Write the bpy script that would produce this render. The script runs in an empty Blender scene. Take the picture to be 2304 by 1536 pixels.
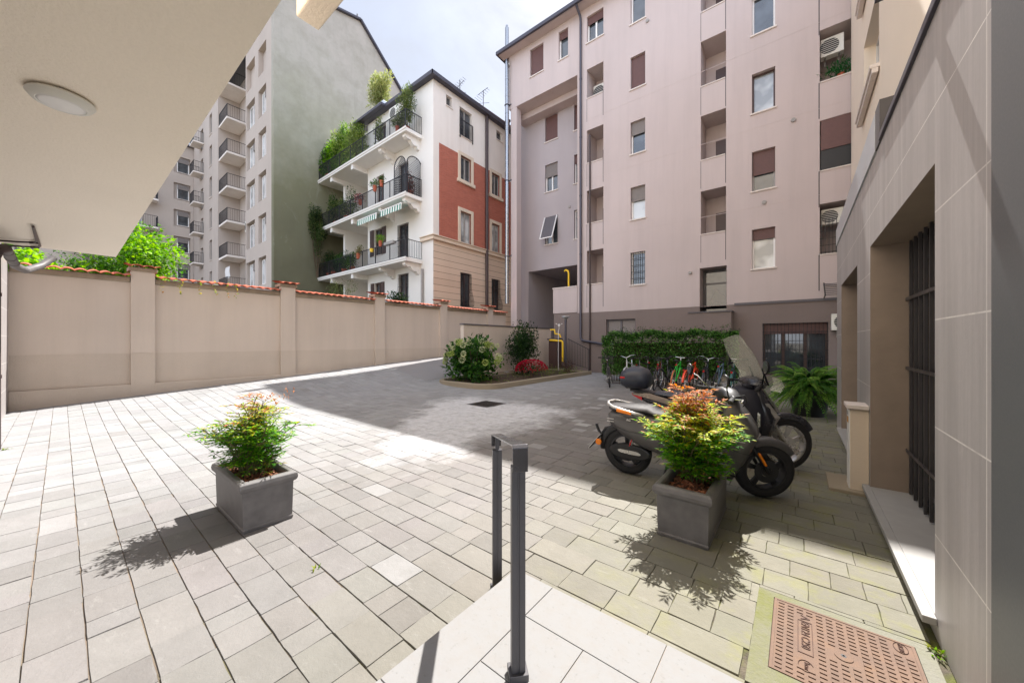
import bpy, bmesh, math, random
import numpy as np
from mathutils import Vector, Matrix, Quaternion
R = random.Random(7)
PI = math.pi
scene = bpy.context.scene
COL = scene.collection
ORG = {}

# ---------------------------------------------------------------- helpers
def lin(r, g, b):
    f = lambda c: (c / 255 / 12.92) if c / 255 <= .04045 else ((c / 255 + .055) / 1.055) ** 2.4
    return (f(r), f(g), f(b), 1)

class MB:
    """collects shapes, then links them as ONE mesh object"""
    def __init__(s):
        s.v = []; s.f = []; s.m = []; s.c = []; s.hascol = False
    def add(s, vs, fs, mi=0, col=None):
        o = len(s.v); s.v.extend(tuple(p) for p in vs)
        for f in fs:
            s.f.append(tuple(i + o for i in f)); s.m.append(mi)
            s.c.append(col or (1, 1, 1, 1))
        if col: s.hascol = True
    def box(s, x0, x1, y0, y1, z0, z1, mi=0, col=None):
        s.add([(x0, y0, z0), (x1, y0, z0), (x1, y1, z0), (x0, y1, z0), (x0, y0, z1), (x1, y0, z1), (x1, y1, z1), (x0, y1, z1)],
              [(0, 3, 2, 1), (4, 5, 6, 7), (0, 1, 5, 4), (1, 2, 6, 5), (2, 3, 7, 6), (3, 0, 4, 7)], mi, col)
    def mbox(s, F, a0, a1, d0, d1, z0, z1, mi=0, col=None):
        P = [F(a0, d0, z0), F(a1, d0, z0), F(a1, d1, z0), F(a0, d1, z0), F(a0, d0, z1), F(a1, d0, z1), F(a1, d1, z1), F(a0, d1, z1)]
        s.add(P, [(0, 3, 2, 1), (4, 5, 6, 7), (0, 1, 5, 4), (1, 2, 6, 5), (2, 3, 7, 6), (3, 0, 4, 7)], mi, col)
    def quad(s, *p, mi=0, col=None):
        s.add(p, [tuple(range(len(p)))], mi, col)
    def tube(s, pts, r, n=8, mi=0, caps=True, col=None):
        pts = [Vector(p) for p in pts]
        rs = r if isinstance(r, (list, tuple)) else [r] * len(pts)
        V = []; u = None
        for i, p in enumerate(pts):
            t = (pts[min(i + 1, len(pts) - 1)] - pts[max(i - 1, 0)])
            if t.length < 1e-9: t = Vector((0, 0, 1))
            t.normalize()
            if u is None:
                u = t.orthogonal().normalized()
            else:
                u = u - t * u.dot(t)
                u = u.normalized() if u.length > 1e-6 else t.orthogonal().normalized()
            w = t.cross(u)
            for k in range(n):
                a = 2 * PI * k / n
                V.append(p + (u * math.cos(a) + w * math.sin(a)) * rs[i])
        Fs = []
        for i in range(len(pts) - 1):
            for k in range(n):
                k2 = (k + 1) % n
                Fs.append((i * n + k, i * n + k2, (i + 1) * n + k2, (i + 1) * n + k))
        if caps:
            Fs.append(tuple(range(n - 1, -1, -1))); Fs.append(tuple((len(pts) - 1) * n + k for k in range(n)))
        s.add(V, Fs, mi, col)
    def bar(s, p, q, w, h=None, mi=0, up=(0, 0, 1)):
        """square bar from p to q"""
        p, q = Vector(p), Vector(q); t = (q - p).normalized(); up = Vector(up)
        if abs(t.dot(up)) > .95: up = Vector((1, 0, 0))
        a = t.cross(up).normalized() * (w / 2); b = a.cross(t).normalized() * ((h or w) / 2)
        s.add([p - a - b, p + a - b, p + a + b, p - a + b, q - a - b, q + a - b, q + a + b, q - a + b],
              [(0, 3, 2, 1), (4, 5, 6, 7), (0, 1, 5, 4), (1, 2, 6, 5), (2, 3, 7, 6), (3, 0, 4, 7)], mi)
    def loft(s, rings, mi=0, caps=True, closed=True, col=None):
        n = len(rings[0]); V = [p for r in rings for p in r]; Fs = []
        for i in range(len(rings) - 1):
            for k in range(n if closed else n - 1):
                k2 = (k + 1) % n
                Fs.append((i * n + k, i * n + k2, (i + 1) * n + k2, (i + 1) * n + k))
        if caps and closed:
            Fs.append(tuple(range(n - 1, -1, -1))); Fs.append(tuple((len(rings) - 1) * n + k for k in range(n)))
        s.add(V, Fs, mi, col)
    def lathe(s, prof, o=(0, 0, 0), n=16, mi=0, axis='z', col=None):
        rings = []
        for r, h in prof:
            ring = []
            for k in range(n):
                a = 2 * PI * k / n; c, d = r * math.cos(a), r * math.sin(a)
                ring.append((o[0] + c, o[1] + d, o[2] + h) if axis == 'z' else (o[0] + d, o[1] + h, o[2] + c) if axis == 'y' else (o[0] + h, o[1] + c, o[2] + d))
            rings.append(ring)
        s.loft(rings, mi, prof[0] != prof[-1] and (prof[0][0] < 1e-6 or prof[-1][0] < 1e-6 or True), True, col)
    def prism(s, poly, F, d0, d1, mi=0, col=None):
        """polygon (a,z) extruded over depth through map F(a,d,z)"""
        n = len(poly)
        V = [F(a, d0, z) for a, z in poly] + [F(a, d1, z) for a, z in poly]
        s.add(V, [tuple(range(n)), tuple(range(2 * n - 1, n - 1, -1))] + [(i, (i + 1) % n, n + (i + 1) % n, n + i) for i in range(n)], mi, col)
    def ring(s, c, R0, r, axis='y', n=32, m=8, mi=0, a0=0, a1=2 * PI):
        full = abs(a1 - a0 - 2 * PI) < 1e-6
        V = []; N = n if full else n + 1
        for i in range(N):
            a = a0 + (a1 - a0) * i / n
            for k in range(m):
                b = 2 * PI * k / m; rr = R0 + r * math.cos(b); h = r * math.sin(b)
                if axis == 'y': V.append((c[0] + rr * math.cos(a), c[1] + h, c[2] + rr * math.sin(a)))
                elif axis == 'z': V.append((c[0] + rr * math.cos(a), c[1] + rr * math.sin(a), c[2] + h))
                else: V.append((c[0] + h, c[1] + rr * math.cos(a), c[2] + rr * math.sin(a)))
        Fs = []
        for i in range(n):
            j = (i + 1) % N
            for k in range(m):
                k2 = (k + 1) % m
                Fs.append((i * m + k, i * m + k2, j * m + k2, j * m + k))
        s.add(V, Fs, mi)
    def build(s, name, mats, parent=None, smooth=False, bevel=0, loc=None, label=None, auto=None):
        org = Vector(loc) if loc is not None else (ORG.get(parent.name, Vector((0, 0, 0))) if parent else Vector((0, 0, 0)))
        me = bpy.data.meshes.new(name)
        V = np.array(s.v, dtype=np.float64).reshape(-1, 3) - np.array(org)
        me.from_pydata(V.tolist(), [], s.f)
        mats = mats if isinstance(mats, (list, tuple)) else [mats]
        for m in mats: me.materials.append(m)
        if len(mats) > 1: me.polygons.foreach_set('material_index', s.m)
        if s.hascol:
            at = me.attributes.new('Col', 'FLOAT_COLOR', 'CORNER')
            cols = np.repeat(np.array(s.c, dtype=np.float32), [len(f) for f in s.f], axis=0)
            at.data.foreach_set('color', cols.ravel())
        if smooth: me.polygons.foreach_set('use_smooth', [True] * len(me.polygons))
        me.update()
        o = bpy.data.objects.new(name, me); COL.objects.link(o)
        if parent: o.parent = parent
        elif loc is not None: o.location = org
        ORG[o.name] = org
        if smooth and auto:
            try:
                b = bmesh.new(); b.from_mesh(me)
                for e in b.edges:
                    if len(e.link_faces) == 2 and e.calc_face_angle(0) > auto: e.smooth = False
                b.to_mesh(me); b.free()
            except Exception: pass
        if bevel:
            md = o.modifiers.new('Bevel', 'BEVEL'); md.width = bevel; md.segments = 2; md.limit_method = 'ANGLE'; md.angle_limit = .6
        if label: o['label'] = label
        return o

def tag(o, label=None, cat=None, group=None, kind=None):
    if label: o['label'] = label
    if cat: o['category'] = cat
    if group: o['group'] = group
    if kind: o['kind'] = kind
    return o

def thing(name, label, cat, loc=(0, 0, 0), group=None):
    o = bpy.data.objects.new(name, None); COL.objects.link(o); o.location = loc; o.empty_display_size = .2
    ORG[o.name] = Vector(loc)
    return tag(o, label, cat, group)

FY = lambda y0: (lambda a, d, z: (a, y0 + d, z))        # faces -y
FX = lambda x0: (lambda a, d, z: (x0 - d, a, z))        # faces +x
FXm = lambda x0: (lambda a, d, z: (x0 + d, a, z))       # faces -x

def wall(mb, F, a0, a1, z0, z1, holes, mi=0, reveal_mi=None):
    """front sheet with holes (a0,a1,z0,z1,depth,back) and their reveals"""
    rm = mi if reveal_mi is None else reveal_mi
    A = sorted({a0, a1} | {h[0] for h in holes} | {h[1] for h in holes}); A = [a for a in A if a0 - 1e-6 <= a <= a1 + 1e-6]
    Z = sorted({z0, z1} | {h[2] for h in holes} | {h[3] for h in holes}); Z = [z for z in Z if z0 - 1e-6 <= z <= z1 + 1e-6]
    for i in range(len(A) - 1):
        for j in range(len(Z) - 1):
            ca, cz = (A[i] + A[i + 1]) / 2, (Z[j] + Z[j + 1]) / 2
            if any(h[0] < ca < h[1] and h[2] < cz < h[3] for h in holes): continue
            mb.quad(F(A[i], 0, Z[j]), F(A[i + 1], 0, Z[j]), F(A[i + 1], 0, Z[j + 1]), F(A[i], 0, Z[j + 1]), mi=mi)
    for h in holes:
        b0, b1, y0, y1, d = h[:5]
        mb.quad(F(b0, 0, y0), F(b0, d, y0), F(b0, d, y1), F(b0, 0, y1), mi=rm)
        mb.quad(F(b1, 0, y0), F(b1, d, y0), F(b1, d, y1), F(b1, 0, y1), mi=rm)
        mb.quad(F(b0, 0, y1), F(b1, 0, y1), F(b1, d, y1), F(b0, d, y1), mi=rm)
        mb.quad(F(b0, 0, y0), F(b1, 0, y0), F(b1, d, y0), F(b0, d, y0), mi=rm)
        if len(h) > 5 and h[5]: mb.quad(F(b0, d, y0), F(b1, d, y0), F(b1, d, y1), F(b0, d, y1), mi=rm)

# ---------------------------------------------------------------- materials
MATS = {}
class NT:
    def __init__(s, name):
        s.m = bpy.data.materials.new(name); s.m.use_nodes = True; s.t = s.m.node_tree
        s.b = s.t.nodes['Principled BSDF']; s.out = s.t.nodes['Material Output']
        s.tc = s.t.nodes.new('ShaderNodeTexCoord'); s.co = s.tc.outputs['Object']
    def n(s, typ, **kw):
        x = s.t.nodes.new(typ)
        for k, v in kw.items():
            if k.startswith('i_'):
                key = k[2:]; x.inputs[int(key) if key.isdigit() else key.replace('_', ' ')].default_value = v
            else: setattr(x, k, v)
        return x
    def l(s, a, b): s.t.links.new(a, b)
    def noise(s, scale, detail=4, rough=.55, stretch=None, dist=0):
        co = s.co
        if stretch:
            mp = s.n('ShaderNodeMapping'); mp.inputs['Scale'].default_value = stretch; s.l(co, mp.inputs[0]); co = mp.outputs[0]
        x = s.n('ShaderNodeTexNoise'); x.inputs['Scale'].default_value = scale; x.inputs['Detail'].default_value = detail
        x.inputs['Roughness'].default_value = rough; x.inputs['Distortion'].default_value = dist
        s.l(co, x.inputs['Vector']); return x.outputs['Fac']
    def ramp(s, fac, p0, p1, v0=0, v1=1):
        x = s.n('ShaderNodeMapRange'); x.inputs[1].default_value = p0; x.inputs[2].default_value = p1
        x.inputs[3].default_value = v0; x.inputs[4].default_value = v1; s.l(fac, x.inputs[0]); return x.outputs[0]
    def mix(s, fac, a, b, mode='MIX'):
        x = s.n('ShaderNodeMix', data_type='RGBA', blend_type=mode)
        for sock, v in ((x.inputs[0], fac), (x.inputs[6], a), (x.inputs[7], b)):
            if hasattr(v, 'links'): s.l(v, sock)
            else: sock.default_value = v
        return x.outputs[2]
    def mul(s, a, b, op='MULTIPLY'):
        x = s.n('ShaderNodeMath', operation=op)
        for sock, v in ((x.inputs[0], a), (x.inputs[1], b)):
            if hasattr(v, 'links'): s.l(v, sock)
            else: sock.default_value = v
        return x.outputs[0]
    def bump(s, fac, strength, dist=.02):
        x = s.n('ShaderNodeBump'); x.inputs['Strength'].default_value = strength; x.inputs['Distance'].default_value = dist
        s.l(fac, x.inputs['Height']); s.l(x.outputs[0], s.b.inputs['Normal'])
    def col(s, c): 
        if hasattr(c, 'links'): s.l(c, s.b.inputs['Base Color'])
        else: s.b.inputs['Base Color'].default_value = c
    def sc(s, c, k): return tuple(min(1, x * k) for x in c[:3]) + (1,)

def stucco(name, c, rough=.92, var=.1, streak=.12, bumps=.35, bscale=90, big=.35, stain=None):
    t = NT(name); c1 = t.sc(c, 1 - var); c2 = t.sc(c, 1 + var * .8)
    a = t.mix(t.ramp(t.noise(big, 6, .6), .3, .7), c1, c2)
    b = t.mix(t.mul(t.ramp(t.noise(1.6, 5, .7, (1, 1, .07)), .45, .8), streak), a, stain or t.sc(c, .55))
    fine = t.noise(bscale, 3, .6)
    b = t.mix(t.mul(t.ramp(fine, .35, .65), .12), b, t.sc(c, .75))
    t.col(b); t.b.inputs['Roughness'].default_value = rough
    t.bump(fine, bumps, .01)
    return t.m

def plain(name, c, rough=.5, metal=0, var=.08, scale=8, bumps=0, bscale=60, coat=0, spec=.5):
    t = NT(name)
    nz = t.noise(scale, 4)
    t.col(t.mix(t.ramp(nz, .3, .7), t.sc(c, 1 - var), t.sc(c, 1 + var)))
    t.l(t.ramp(nz, .3, .7, max(.02, rough - .06), min(1, rough + .06)), t.b.inputs['Roughness'])
    t.b.inputs['Metallic'].default_value = metal; t.b.inputs['Coat Weight'].default_value = coat
    t.b.inputs['Specular IOR Level'].default_value = spec
    if bumps: t.bump(t.noise(bscale, 3), bumps, .005)
    return t.m

def glass_pane(name, c=(.03, .035, .04, 1), rough=.03):
    t = NT(name)
    t.col(t.mix(t.ramp(t.noise(1.3, 2), .4, .6), c, t.sc(c, 2.2))); t.b.inputs['Roughness'].default_value = rough
    t.b.inputs['IOR'].default_value = 1.9
    t.bump(t.noise(1.1, 1), .02, .02)
    return t.m

def leafmat(name, trans=.45, rough=.5):
    t = NT(name)
    at = t.n('ShaderNodeAttribute', attribute_name='Col')
    c = t.mix(t.mul(t.ramp(t.noise(25, 2), .3, .7), .35), at.outputs['Color'], (.5, .5, .5, 1), 'MULTIPLY')
    t.col(c); t.b.inputs['Roughness'].default_value = rough; t.b.inputs['Specular IOR Level'].default_value = .25
    tr = t.n('ShaderNodeBsdfTranslucent')
    hs = t.n('ShaderNodeHueSaturation'); hs.inputs['Saturation'].default_value = 1.1; hs.inputs['Value'].default_value = 1.55
    t.l(c, hs.inputs['Color']); t.l(hs.outputs[0], tr.inputs['Color'])
    mx = t.n('ShaderNodeMixShader'); mx.inputs[0].default_value = trans
    t.l(t.b.outputs[0], mx.inputs[1]); t.l(tr.outputs[0], mx.inputs[2]); t.l(mx.outputs[0], t.out.inputs[0])
    return t.m

def attrmat(name, rough=.8, scale=14, var=.25, bumps=.3, bscale=40):
    t = NT(name); at = t.n('ShaderNodeAttribute', attribute_name='Col')
    c = t.mix(t.mul(t.ramp(t.noise(scale, 5), .25, .75), var), at.outputs['Color'], (.45, .45, .45, 1), 'MULTIPLY')
    t.col(c); t.b.inputs['Roughness'].default_value = rough; t.bump(t.noise(bscale, 3), bumps, .01)
    return t.m

M = {}
M['pink'] = stucco('pink_render', lin(193, 179, 176), var=.06, streak=.26, big=.25)
M['pinkdark'] = stucco('brown_render', lin(126, 113, 108), var=.1, streak=.18)
M['ledge'] = plain('dark_ledge', lin(92, 88, 92), .6)
M['blockbeige'] = stucco('block_beige', lin(184, 172, 162), var=.06, streak=.15)
M['recess'] = stucco('grey_render', lin(172, 163, 164), var=.06, streak=.1)
M['cream'] = stucco('cream_render', lin(244, 230, 212), var=.04, streak=.05, bumps=.5, bscale=60)
M['soffit'] = stucco('soffit_render', lin(250, 239, 223), var=.04, streak=.0, bumps=.6, bscale=45)
M['wallbeige'] = stucco('beige_render', lin(204, 191, 179), var=.07, streak=.26)
M['wallrough'] = stucco('rough_beige_render', lin(196, 183, 170), var=.12, stain=lin(120, 106, 92), streak=.12, bumps=1.0, bscale=55)
M['mortar'] = stucco('coarse_mortar', lin(156, 142, 124), var=.25, bumps=1, bscale=50, big=3)
M['white'] = stucco('white_render', lin(228, 225, 220), var=.035, streak=.05)
M['whiteold'] = stucco('stained_white_render', lin(232, 224, 216), var=.05, streak=.2, stain=lin(150, 120, 96))
M['stonebeige'] = stucco('pale_stone', lin(216, 200, 180), var=.06, streak=.08)
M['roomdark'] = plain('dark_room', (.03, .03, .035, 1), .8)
M['frame_w'] = plain('white_frame', lin(232, 230, 228), .4, var=.03)
M['frame_b'] = plain('brown_frame', lin(72, 52, 48), .45)
M['frame_g'] = plain('grey_frame', lin(150, 146, 142), .5)
M['shutter_b'] = plain('brown_shutter', lin(104, 74, 70), .6, var=.1)
M['shutter_g'] = plain('grey_shutter', lin(128, 120, 116), .6)
M['pane'] = glass_pane('window_glass')
M['pane_l'] = glass_pane('curtain_glass', (.25, .26, .26, 1), .08)
M['sillstone'] = plain('pale_sill_slab', lin(160, 158, 155), .75, var=.05, spec=.3)
M['sill'] = plain('sill_stone', lin(214, 204, 196), .6)
M['iron'] = plain('black_iron', lin(46, 46, 50), .5, .3)
M['darkmetal'] = plain('anthracite_metal', lin(84, 82, 84), .42, .5, var=.05)
M['railmetal'] = plain('satin_anthracite', lin(92, 90, 92), .28, .75, var=.05)
M['brownpipe'] = plain('brown_pipe', lin(70, 58, 58), .4, .2)
M['darkpipe'] = plain('grey_plastic_pipe', lin(104, 100, 100), .5)
M['steel'] = plain('bright_steel', lin(150, 152, 156), .26, 1, var=.06)
M['zinc'] = plain('zinc_sheet', lin(200, 206, 212), .35, .7, var=.06)
M['roofmetal'] = plain('dark_gutter', lin(74, 72, 82), .45, .3)
M['roof'] = plain('roof_covering', lin(110, 90, 84), .8, bumps=.4)
M['acw'] = plain('appliance_white', lin(226, 224, 216), .45, var=.03)
M['acd'] = plain('dark_grille', lin(40, 40, 42), .6)
M['yellow'] = plain('yellow_gas_paint', lin(232, 190, 30), .45)
M['black'] = plain('black_plastic', lin(30, 30, 32), .42)
M['rubber'] = plain('tyre_rubber', lin(34, 33, 34), .75, bumps=.3, bscale=150)
M['chrome'] = plain('chrome', lin(210, 212, 216), .12, 1)
M['terracotta'] = plain('terracotta', lin(176, 92, 66), .8, var=.18)
M['leaf'] = leafmat('leaf')
M['petal'] = leafmat('petal', .25, .6)
M['wood'] = plain('bark', lin(92, 74, 58), .9, var=.25, scale=20, bumps=.6)
M['stem'] = plain('green_stem', lin(96, 92, 52), .7)
M['soil'] = plain('soil', lin(74, 58, 46), .95, var=.35, scale=25, bumps=1, bscale=40)
M['mulch'] = attrmat('bark_mulch', .85)
M['kerb'] = stucco('kerb_stone', lin(150, 138, 118), var=.18, streak=.1, bumps=.8)
M['sign'] = plain('white_plate', lin(225, 225, 222), .5)

def brickmat():
    t = NT('red_brick')
    mp = t.n('ShaderNodeMapping'); mp.inputs['Rotation'].default_value = (PI / 2, 0, PI / 2)
    sx = t.n('ShaderNodeSeparateXYZ'); cb = t.n('ShaderNodeCombineXYZ'); t.l(t.co, sx.inputs[0])
    t.l(sx.outputs[1], cb.inputs[0]); t.l(sx.outputs[2], cb.inputs[1])
    b = t.n('ShaderNodeTexBrick'); t.l(cb.outputs[0], b.inputs['Vector'])
    b.inputs['Color1'].default_value = lin(178, 96, 76); b.inputs['Color2'].default_value = lin(158, 80, 64); b.inputs['Mortar'].default_value = lin(176, 130, 112)
    b.inputs['Scale'].default_value = 1; b.inputs['Brick Width'].default_value = .25; b.inputs['Row Height'].default_value = .065; b.inputs['Mortar Size'].default_value = .008
    t.col(t.mix(t.mul(t.ramp(t.noise(.6, 5), .3, .7), .25), b.outputs[0], lin(150, 80, 64)))
    t.b.inputs['Roughness'].default_value = .9; t.bump(b.outputs['Fac'], -.4, .01); return t.m
M['brick'] = brickmat()

def blockmat():
    """pale rusticated blocks, courses 0.33 m, on a wall that runs along y"""
    t = NT('coursed_stone'); sx = t.n('ShaderNodeSeparateXYZ'); cb = t.n('ShaderNodeCombineXYZ'); t.l(t.co, sx.inputs[0])
    t.l(sx.outputs[1], cb.inputs[0]); t.l(sx.outputs[2], cb.inputs[1])
    b = t.n('ShaderNodeTexBrick'); t.l(cb.outputs[0], b.inputs['Vector'])
    b.inputs['Color1'].default_value = lin(214, 194, 174); b.inputs['Color2'].default_value = lin(204, 184, 164); b.inputs['Mortar'].default_value = lin(120, 104, 92)
    b.inputs['Scale'].default_value = 1; b.inputs['Brick Width'].default_value = 40; b.inputs['Row Height'].default_value = .36; b.inputs['Mortar Size'].default_value = .012
    t.col(t.mix(t.mul(t.ramp(t.noise(.7, 5, .6, (1, 1, .1)), .4, .8), .25), b.outputs[0], lin(170, 150, 132)))
    t.b.inputs['Roughness'].default_value = .9; t.bump(b.outputs['Fac'], -.6, .01); return t.m
M['blocks'] = blockmat()

def concretegable():
    t = NT('weathered_gable')
    sz = t.n('ShaderNodeSeparateXYZ'); t.l(t.co, sz.inputs[0])
    h = t.ramp(t.mul(sz.outputs[2], t.ramp(t.noise(.16, 5, .65), .3, .7, -3.2, 3.2), 'ADD'), 5, 25)
    cr = t.n('ShaderNodeValToRGB'); e = cr.color_ramp.elements
    e[0].position = 0; e[0].color = lin(98, 96, 76); e[1].position = 1; e[1].color = lin(178, 172, 164)
    x = e.new(.35); x.color = lin(120, 119, 94); x = e.new(.62); x.color = lin(160, 158, 142); x = e.new(.82); x.color = lin(172, 168, 158)
    t.l(h, cr.inputs[0])
    c = t.mix(t.mul(t.ramp(t.noise(.9, 8, .7), .4, .75), .38), cr.outputs[0], lin(112, 112, 92))
    c = t.mix(t.mul(t.ramp(t.noise(1.3, 7, .7, (1, 1, .08)), .52, .8), .35), c, lin(122, 124, 112))
    c = t.mix(t.mul(t.ramp(t.noise(.35, 9, .75, None, 1.2), .57, .66), .16), c, lin(196, 196, 188))
    t.col(c); t.b.inputs['Roughness'].default_value = .95; t.bump(t.noise(25, 5), .4, .02); return t.m
M['gable'] = concretegable()

def cladding(name, c, joint, cw=1.25, ch=.62, streak=.5, yoff=0, zoff=0):
    """large stone sheets on a wall along y, pale joints, rain streaks"""
    t = NT(name); sx = t.n('ShaderNodeSeparateXYZ'); cb = t.n('ShaderNodeCombineXYZ'); t.l(t.co, sx.inputs[0])
    t.l(t.mul(sx.outputs[1], yoff, 'ADD'), cb.inputs[0]); t.l(t.mul(sx.outputs[2], zoff, 'ADD'), cb.inputs[1])
    b = t.n('ShaderNodeTexBrick'); t.l(cb.outputs[0], b.inputs['Vector'])
    b.inputs['Color1'].default_value = c; b.inputs['Color2'].default_value = t.sc(c, .93); b.inputs['Mortar'].default_value = joint
    b.inputs['Scale'].default_value = 1; b.inputs['Brick Width'].default_value = cw; b.inputs['Row Height'].default_value = ch; b.inputs['Mortar Size'].default_value = .0035
    b.inputs['Mortar Smooth'].default_value = 0; b.offset = 0
    s1 = t.ramp(t.noise(6, 7, .7, (1, 1, .05)), .46, .72)
    k = t.mix(t.mul(s1, streak), b.outputs[0], t.sc(c, 1.55))
    k = t.mix(t.mul(t.ramp(t.noise(9, 6, .65, (1, 1, .07)), .48, .75), .45), k, t.sc(c, .62))
    k = t.mix(t.mul(t.ramp(t.noise(.8, 6, .7), .45, .7), .3), k, t.sc(c, 1.3))
    k = t.mix(t.mul(t.ramp(t.noise(3, 9, .8), .64, .70), .35), k, lin(220, 216, 210))
    k = t.mix(t.mul(t.ramp(t.noise(30, 4), .3, .7), .15), k, t.sc(c, .7))
    t.col(k); t.b.inputs['Roughness'].default_value = .44; t.b.inputs['Specular IOR Level'].default_value = .65; t.bump(t.noise(70, 3), .06, .005); return t.m
M['clad'] = cladding('stone_sheets', lin(160, 155, 154), lin(220, 216, 211), 1.42, .565, .62, -.05, .03)
M['cladjamb'] = plain('brown_stone', lin(142, 127, 114), .7, var=.1, scale=5)
M['granite'] = plain('dark_granite', lin(92, 94, 96), .45, var=.12, scale=90)

def pavemat():
    t = NT('paving_stone'); at = t.n('ShaderNodeAttribute', attribute_name='Col')
    c = t.mix(t.mul(t.ramp(t.noise(5, 8, .7), .3, .7), .35), at.outputs['Color'], (.62, .62, .6, 1), 'MULTIPLY')
    c = t.mix(t.mul(t.ramp(t.noise(.55, 6, .65), .48, .72), .4), c, (.66, .65, .63, 1), 'MULTIPLY')
    c = t.mix(t.mul(t.ramp(t.noise(2.2, 7, .75), .60, .75), .28), c, (.66, .64, .6, 1), 'MULTIPLY')
    c = t.mix(t.mul(t.ramp(t.noise(9, 6, .75, (.5, 1.4, 1)), .58, .75), .3), c, lin(170, 168, 165))
    c = t.mix(t.mul(t.ramp(t.noise(130, 2), .55, .75), .25), c, lin(110, 106, 98))
    sx = t.n('ShaderNodeSeparateXYZ'); t.l(t.co, sx.inputs[0])
    # lime bloom washed out round the drain
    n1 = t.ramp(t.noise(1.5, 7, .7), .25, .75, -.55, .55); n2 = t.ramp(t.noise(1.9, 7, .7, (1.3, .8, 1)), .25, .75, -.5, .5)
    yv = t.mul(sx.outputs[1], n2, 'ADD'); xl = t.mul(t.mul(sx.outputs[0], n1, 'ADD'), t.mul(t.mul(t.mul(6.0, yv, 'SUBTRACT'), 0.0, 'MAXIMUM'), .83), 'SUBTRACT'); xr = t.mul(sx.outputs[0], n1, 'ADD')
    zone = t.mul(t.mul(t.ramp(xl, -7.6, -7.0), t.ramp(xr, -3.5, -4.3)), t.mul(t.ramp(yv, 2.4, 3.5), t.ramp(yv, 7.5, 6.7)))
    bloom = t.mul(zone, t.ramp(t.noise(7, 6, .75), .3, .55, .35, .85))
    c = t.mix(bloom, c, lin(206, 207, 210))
    mask = t.mul(t.ramp(sx.outputs[0], -1.6, .3, .0, 1), t.ramp(t.noise(3.2, 6, .7), .50, .68))
    c = t.mix(t.mul(mask, .55), c, lin(128, 128, 60))
    t.col(c); t.b.inputs['Roughness'].default_value = .85; t.b.inputs['Specular IOR Level'].default_value = .3; t.bump(t.noise(22, 7, .7), .3, .02); return t.m
M['pave'] = pavemat()
def jointmat():
    t = NT('paving_joint'); sx = t.n('ShaderNodeSeparateXYZ'); t.l(t.co, sx.inputs[0])
    c = t.mix(t.ramp(t.noise(6, 5), .35, .65), lin(62, 57, 49), lin(96, 88, 75))
    c = t.mix(t.ramp(sx.outputs[0], -3.3, -1.7, .9, 0), c, lin(132, 116, 102))
    c = t.mix(t.mul(t.ramp(sx.outputs[0], -3, 0, .1, .8), t.ramp(t.noise(4, 5), .45, .6)), c, lin(92, 98, 34))
    t.col(c); t.b.inputs['Roughness'].default_value = 1; t.bump(t.noise(80, 4), .8, .01); return t.m
M['joint'] = jointmat()
M['ramp'] = stucco('ramp_concrete', lin(136, 134, 134), var=.08, streak=0, bumps=.6)
M['groundm'] = stucco('earth', lin(120, 112, 98), var=.2, streak=0)
def tilemat():
    t = NT('landing_tile'); c = lin(135, 134, 133)
    k = t.mix(t.ramp(t.noise(14, 8, .75), .45, .7), c, lin(134, 131, 128))
    k = t.mix(t.mul(t.ramp(t.noise(45, 5, .7), .6, .72), .5), k, lin(104, 101, 97))
    t.col(k); t.b.inputs['Roughness'].default_value = .8; t.b.inputs['Specular IOR Level'].default_value = .25; t.bump(t.noise(60, 4), .12, .005); return t.m
M['tile'] = tilemat()
M['grout'] = plain('tile_grout', lin(150, 140, 130), .9)
M['pot'] = plain('grey_resin', lin(104, 101, 100), .58, var=.22, scale=9, bumps=.08)
M['rust'] = NT('rusty_iron').m
def rusty():
    t = NT('rusty_iron_cover')
    c = t.mix(t.ramp(t.noise(7, 6, .65), .35, .65), lin(100, 79, 66), lin(113, 88, 71))
    c = t.mix(t.mul(t.ramp(t.noise(16, 5), .55, .75), .6), c, lin(120, 88, 58))
    c = t.mix(t.mul(t.ramp(t.noise(5, 4), .55, .7), .5), c, lin(92, 77, 66))
    t.col(c); t.b.inputs['Roughness'].default_value = .8; t.bump(t.noise(120, 3), .3, .004); return t.m
M['rust'] = rusty()
M['rustdark'] = plain('dark_rust', lin(74, 50, 40), .85)
def mossy():
    t = NT('mossy_cement')
    c = t.mix(t.ramp(t.noise(3, 6, .7), .35, .62), lin(116, 114, 102), lin(104, 106, 58))
    sx = t.n('ShaderNodeSeparateXYZ'); t.l(t.co, sx.inputs[0])
    c = t.mix(t.ramp(sx.outputs[0], -.30, .15, 0, .7), c, lin(124, 122, 115))
    c = t.mix(t.mul(t.ramp(t.noise(40, 4), .4, .7), .3), c, lin(112, 110, 96))
    t.col(c); t.b.inputs['Roughness'].default_value = .95; t.bump(t.noise(50, 5), .5, .01); return t.m
M['mossy'] = mossy()
def awn():
    t = NT('striped_canvas'); sx = t.n('ShaderNodeSeparateXYZ'); t.l(t.co, sx.inputs[0])
    m = t.mul(t.mul(sx.outputs[0], 5.0), 1.0, 'FRACT') if False else None
    w = t.n('ShaderNodeMath', operation='FRACT'); t.l(t.mul(sx.outputs[0], 4.2), w.inputs[0])
    g = t.n('ShaderNodeMath', operation='GREATER_THAN'); t.l(w.outputs[0], g.inputs[0]); g.inputs[1].default_value = .5
    t.col(t.mix(g.outputs[0], lin(236, 236, 228), lin(40, 120, 104))); t.b.inputs['Roughness'].default_value = .85; return t.m
M['awning'] = awn()
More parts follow.
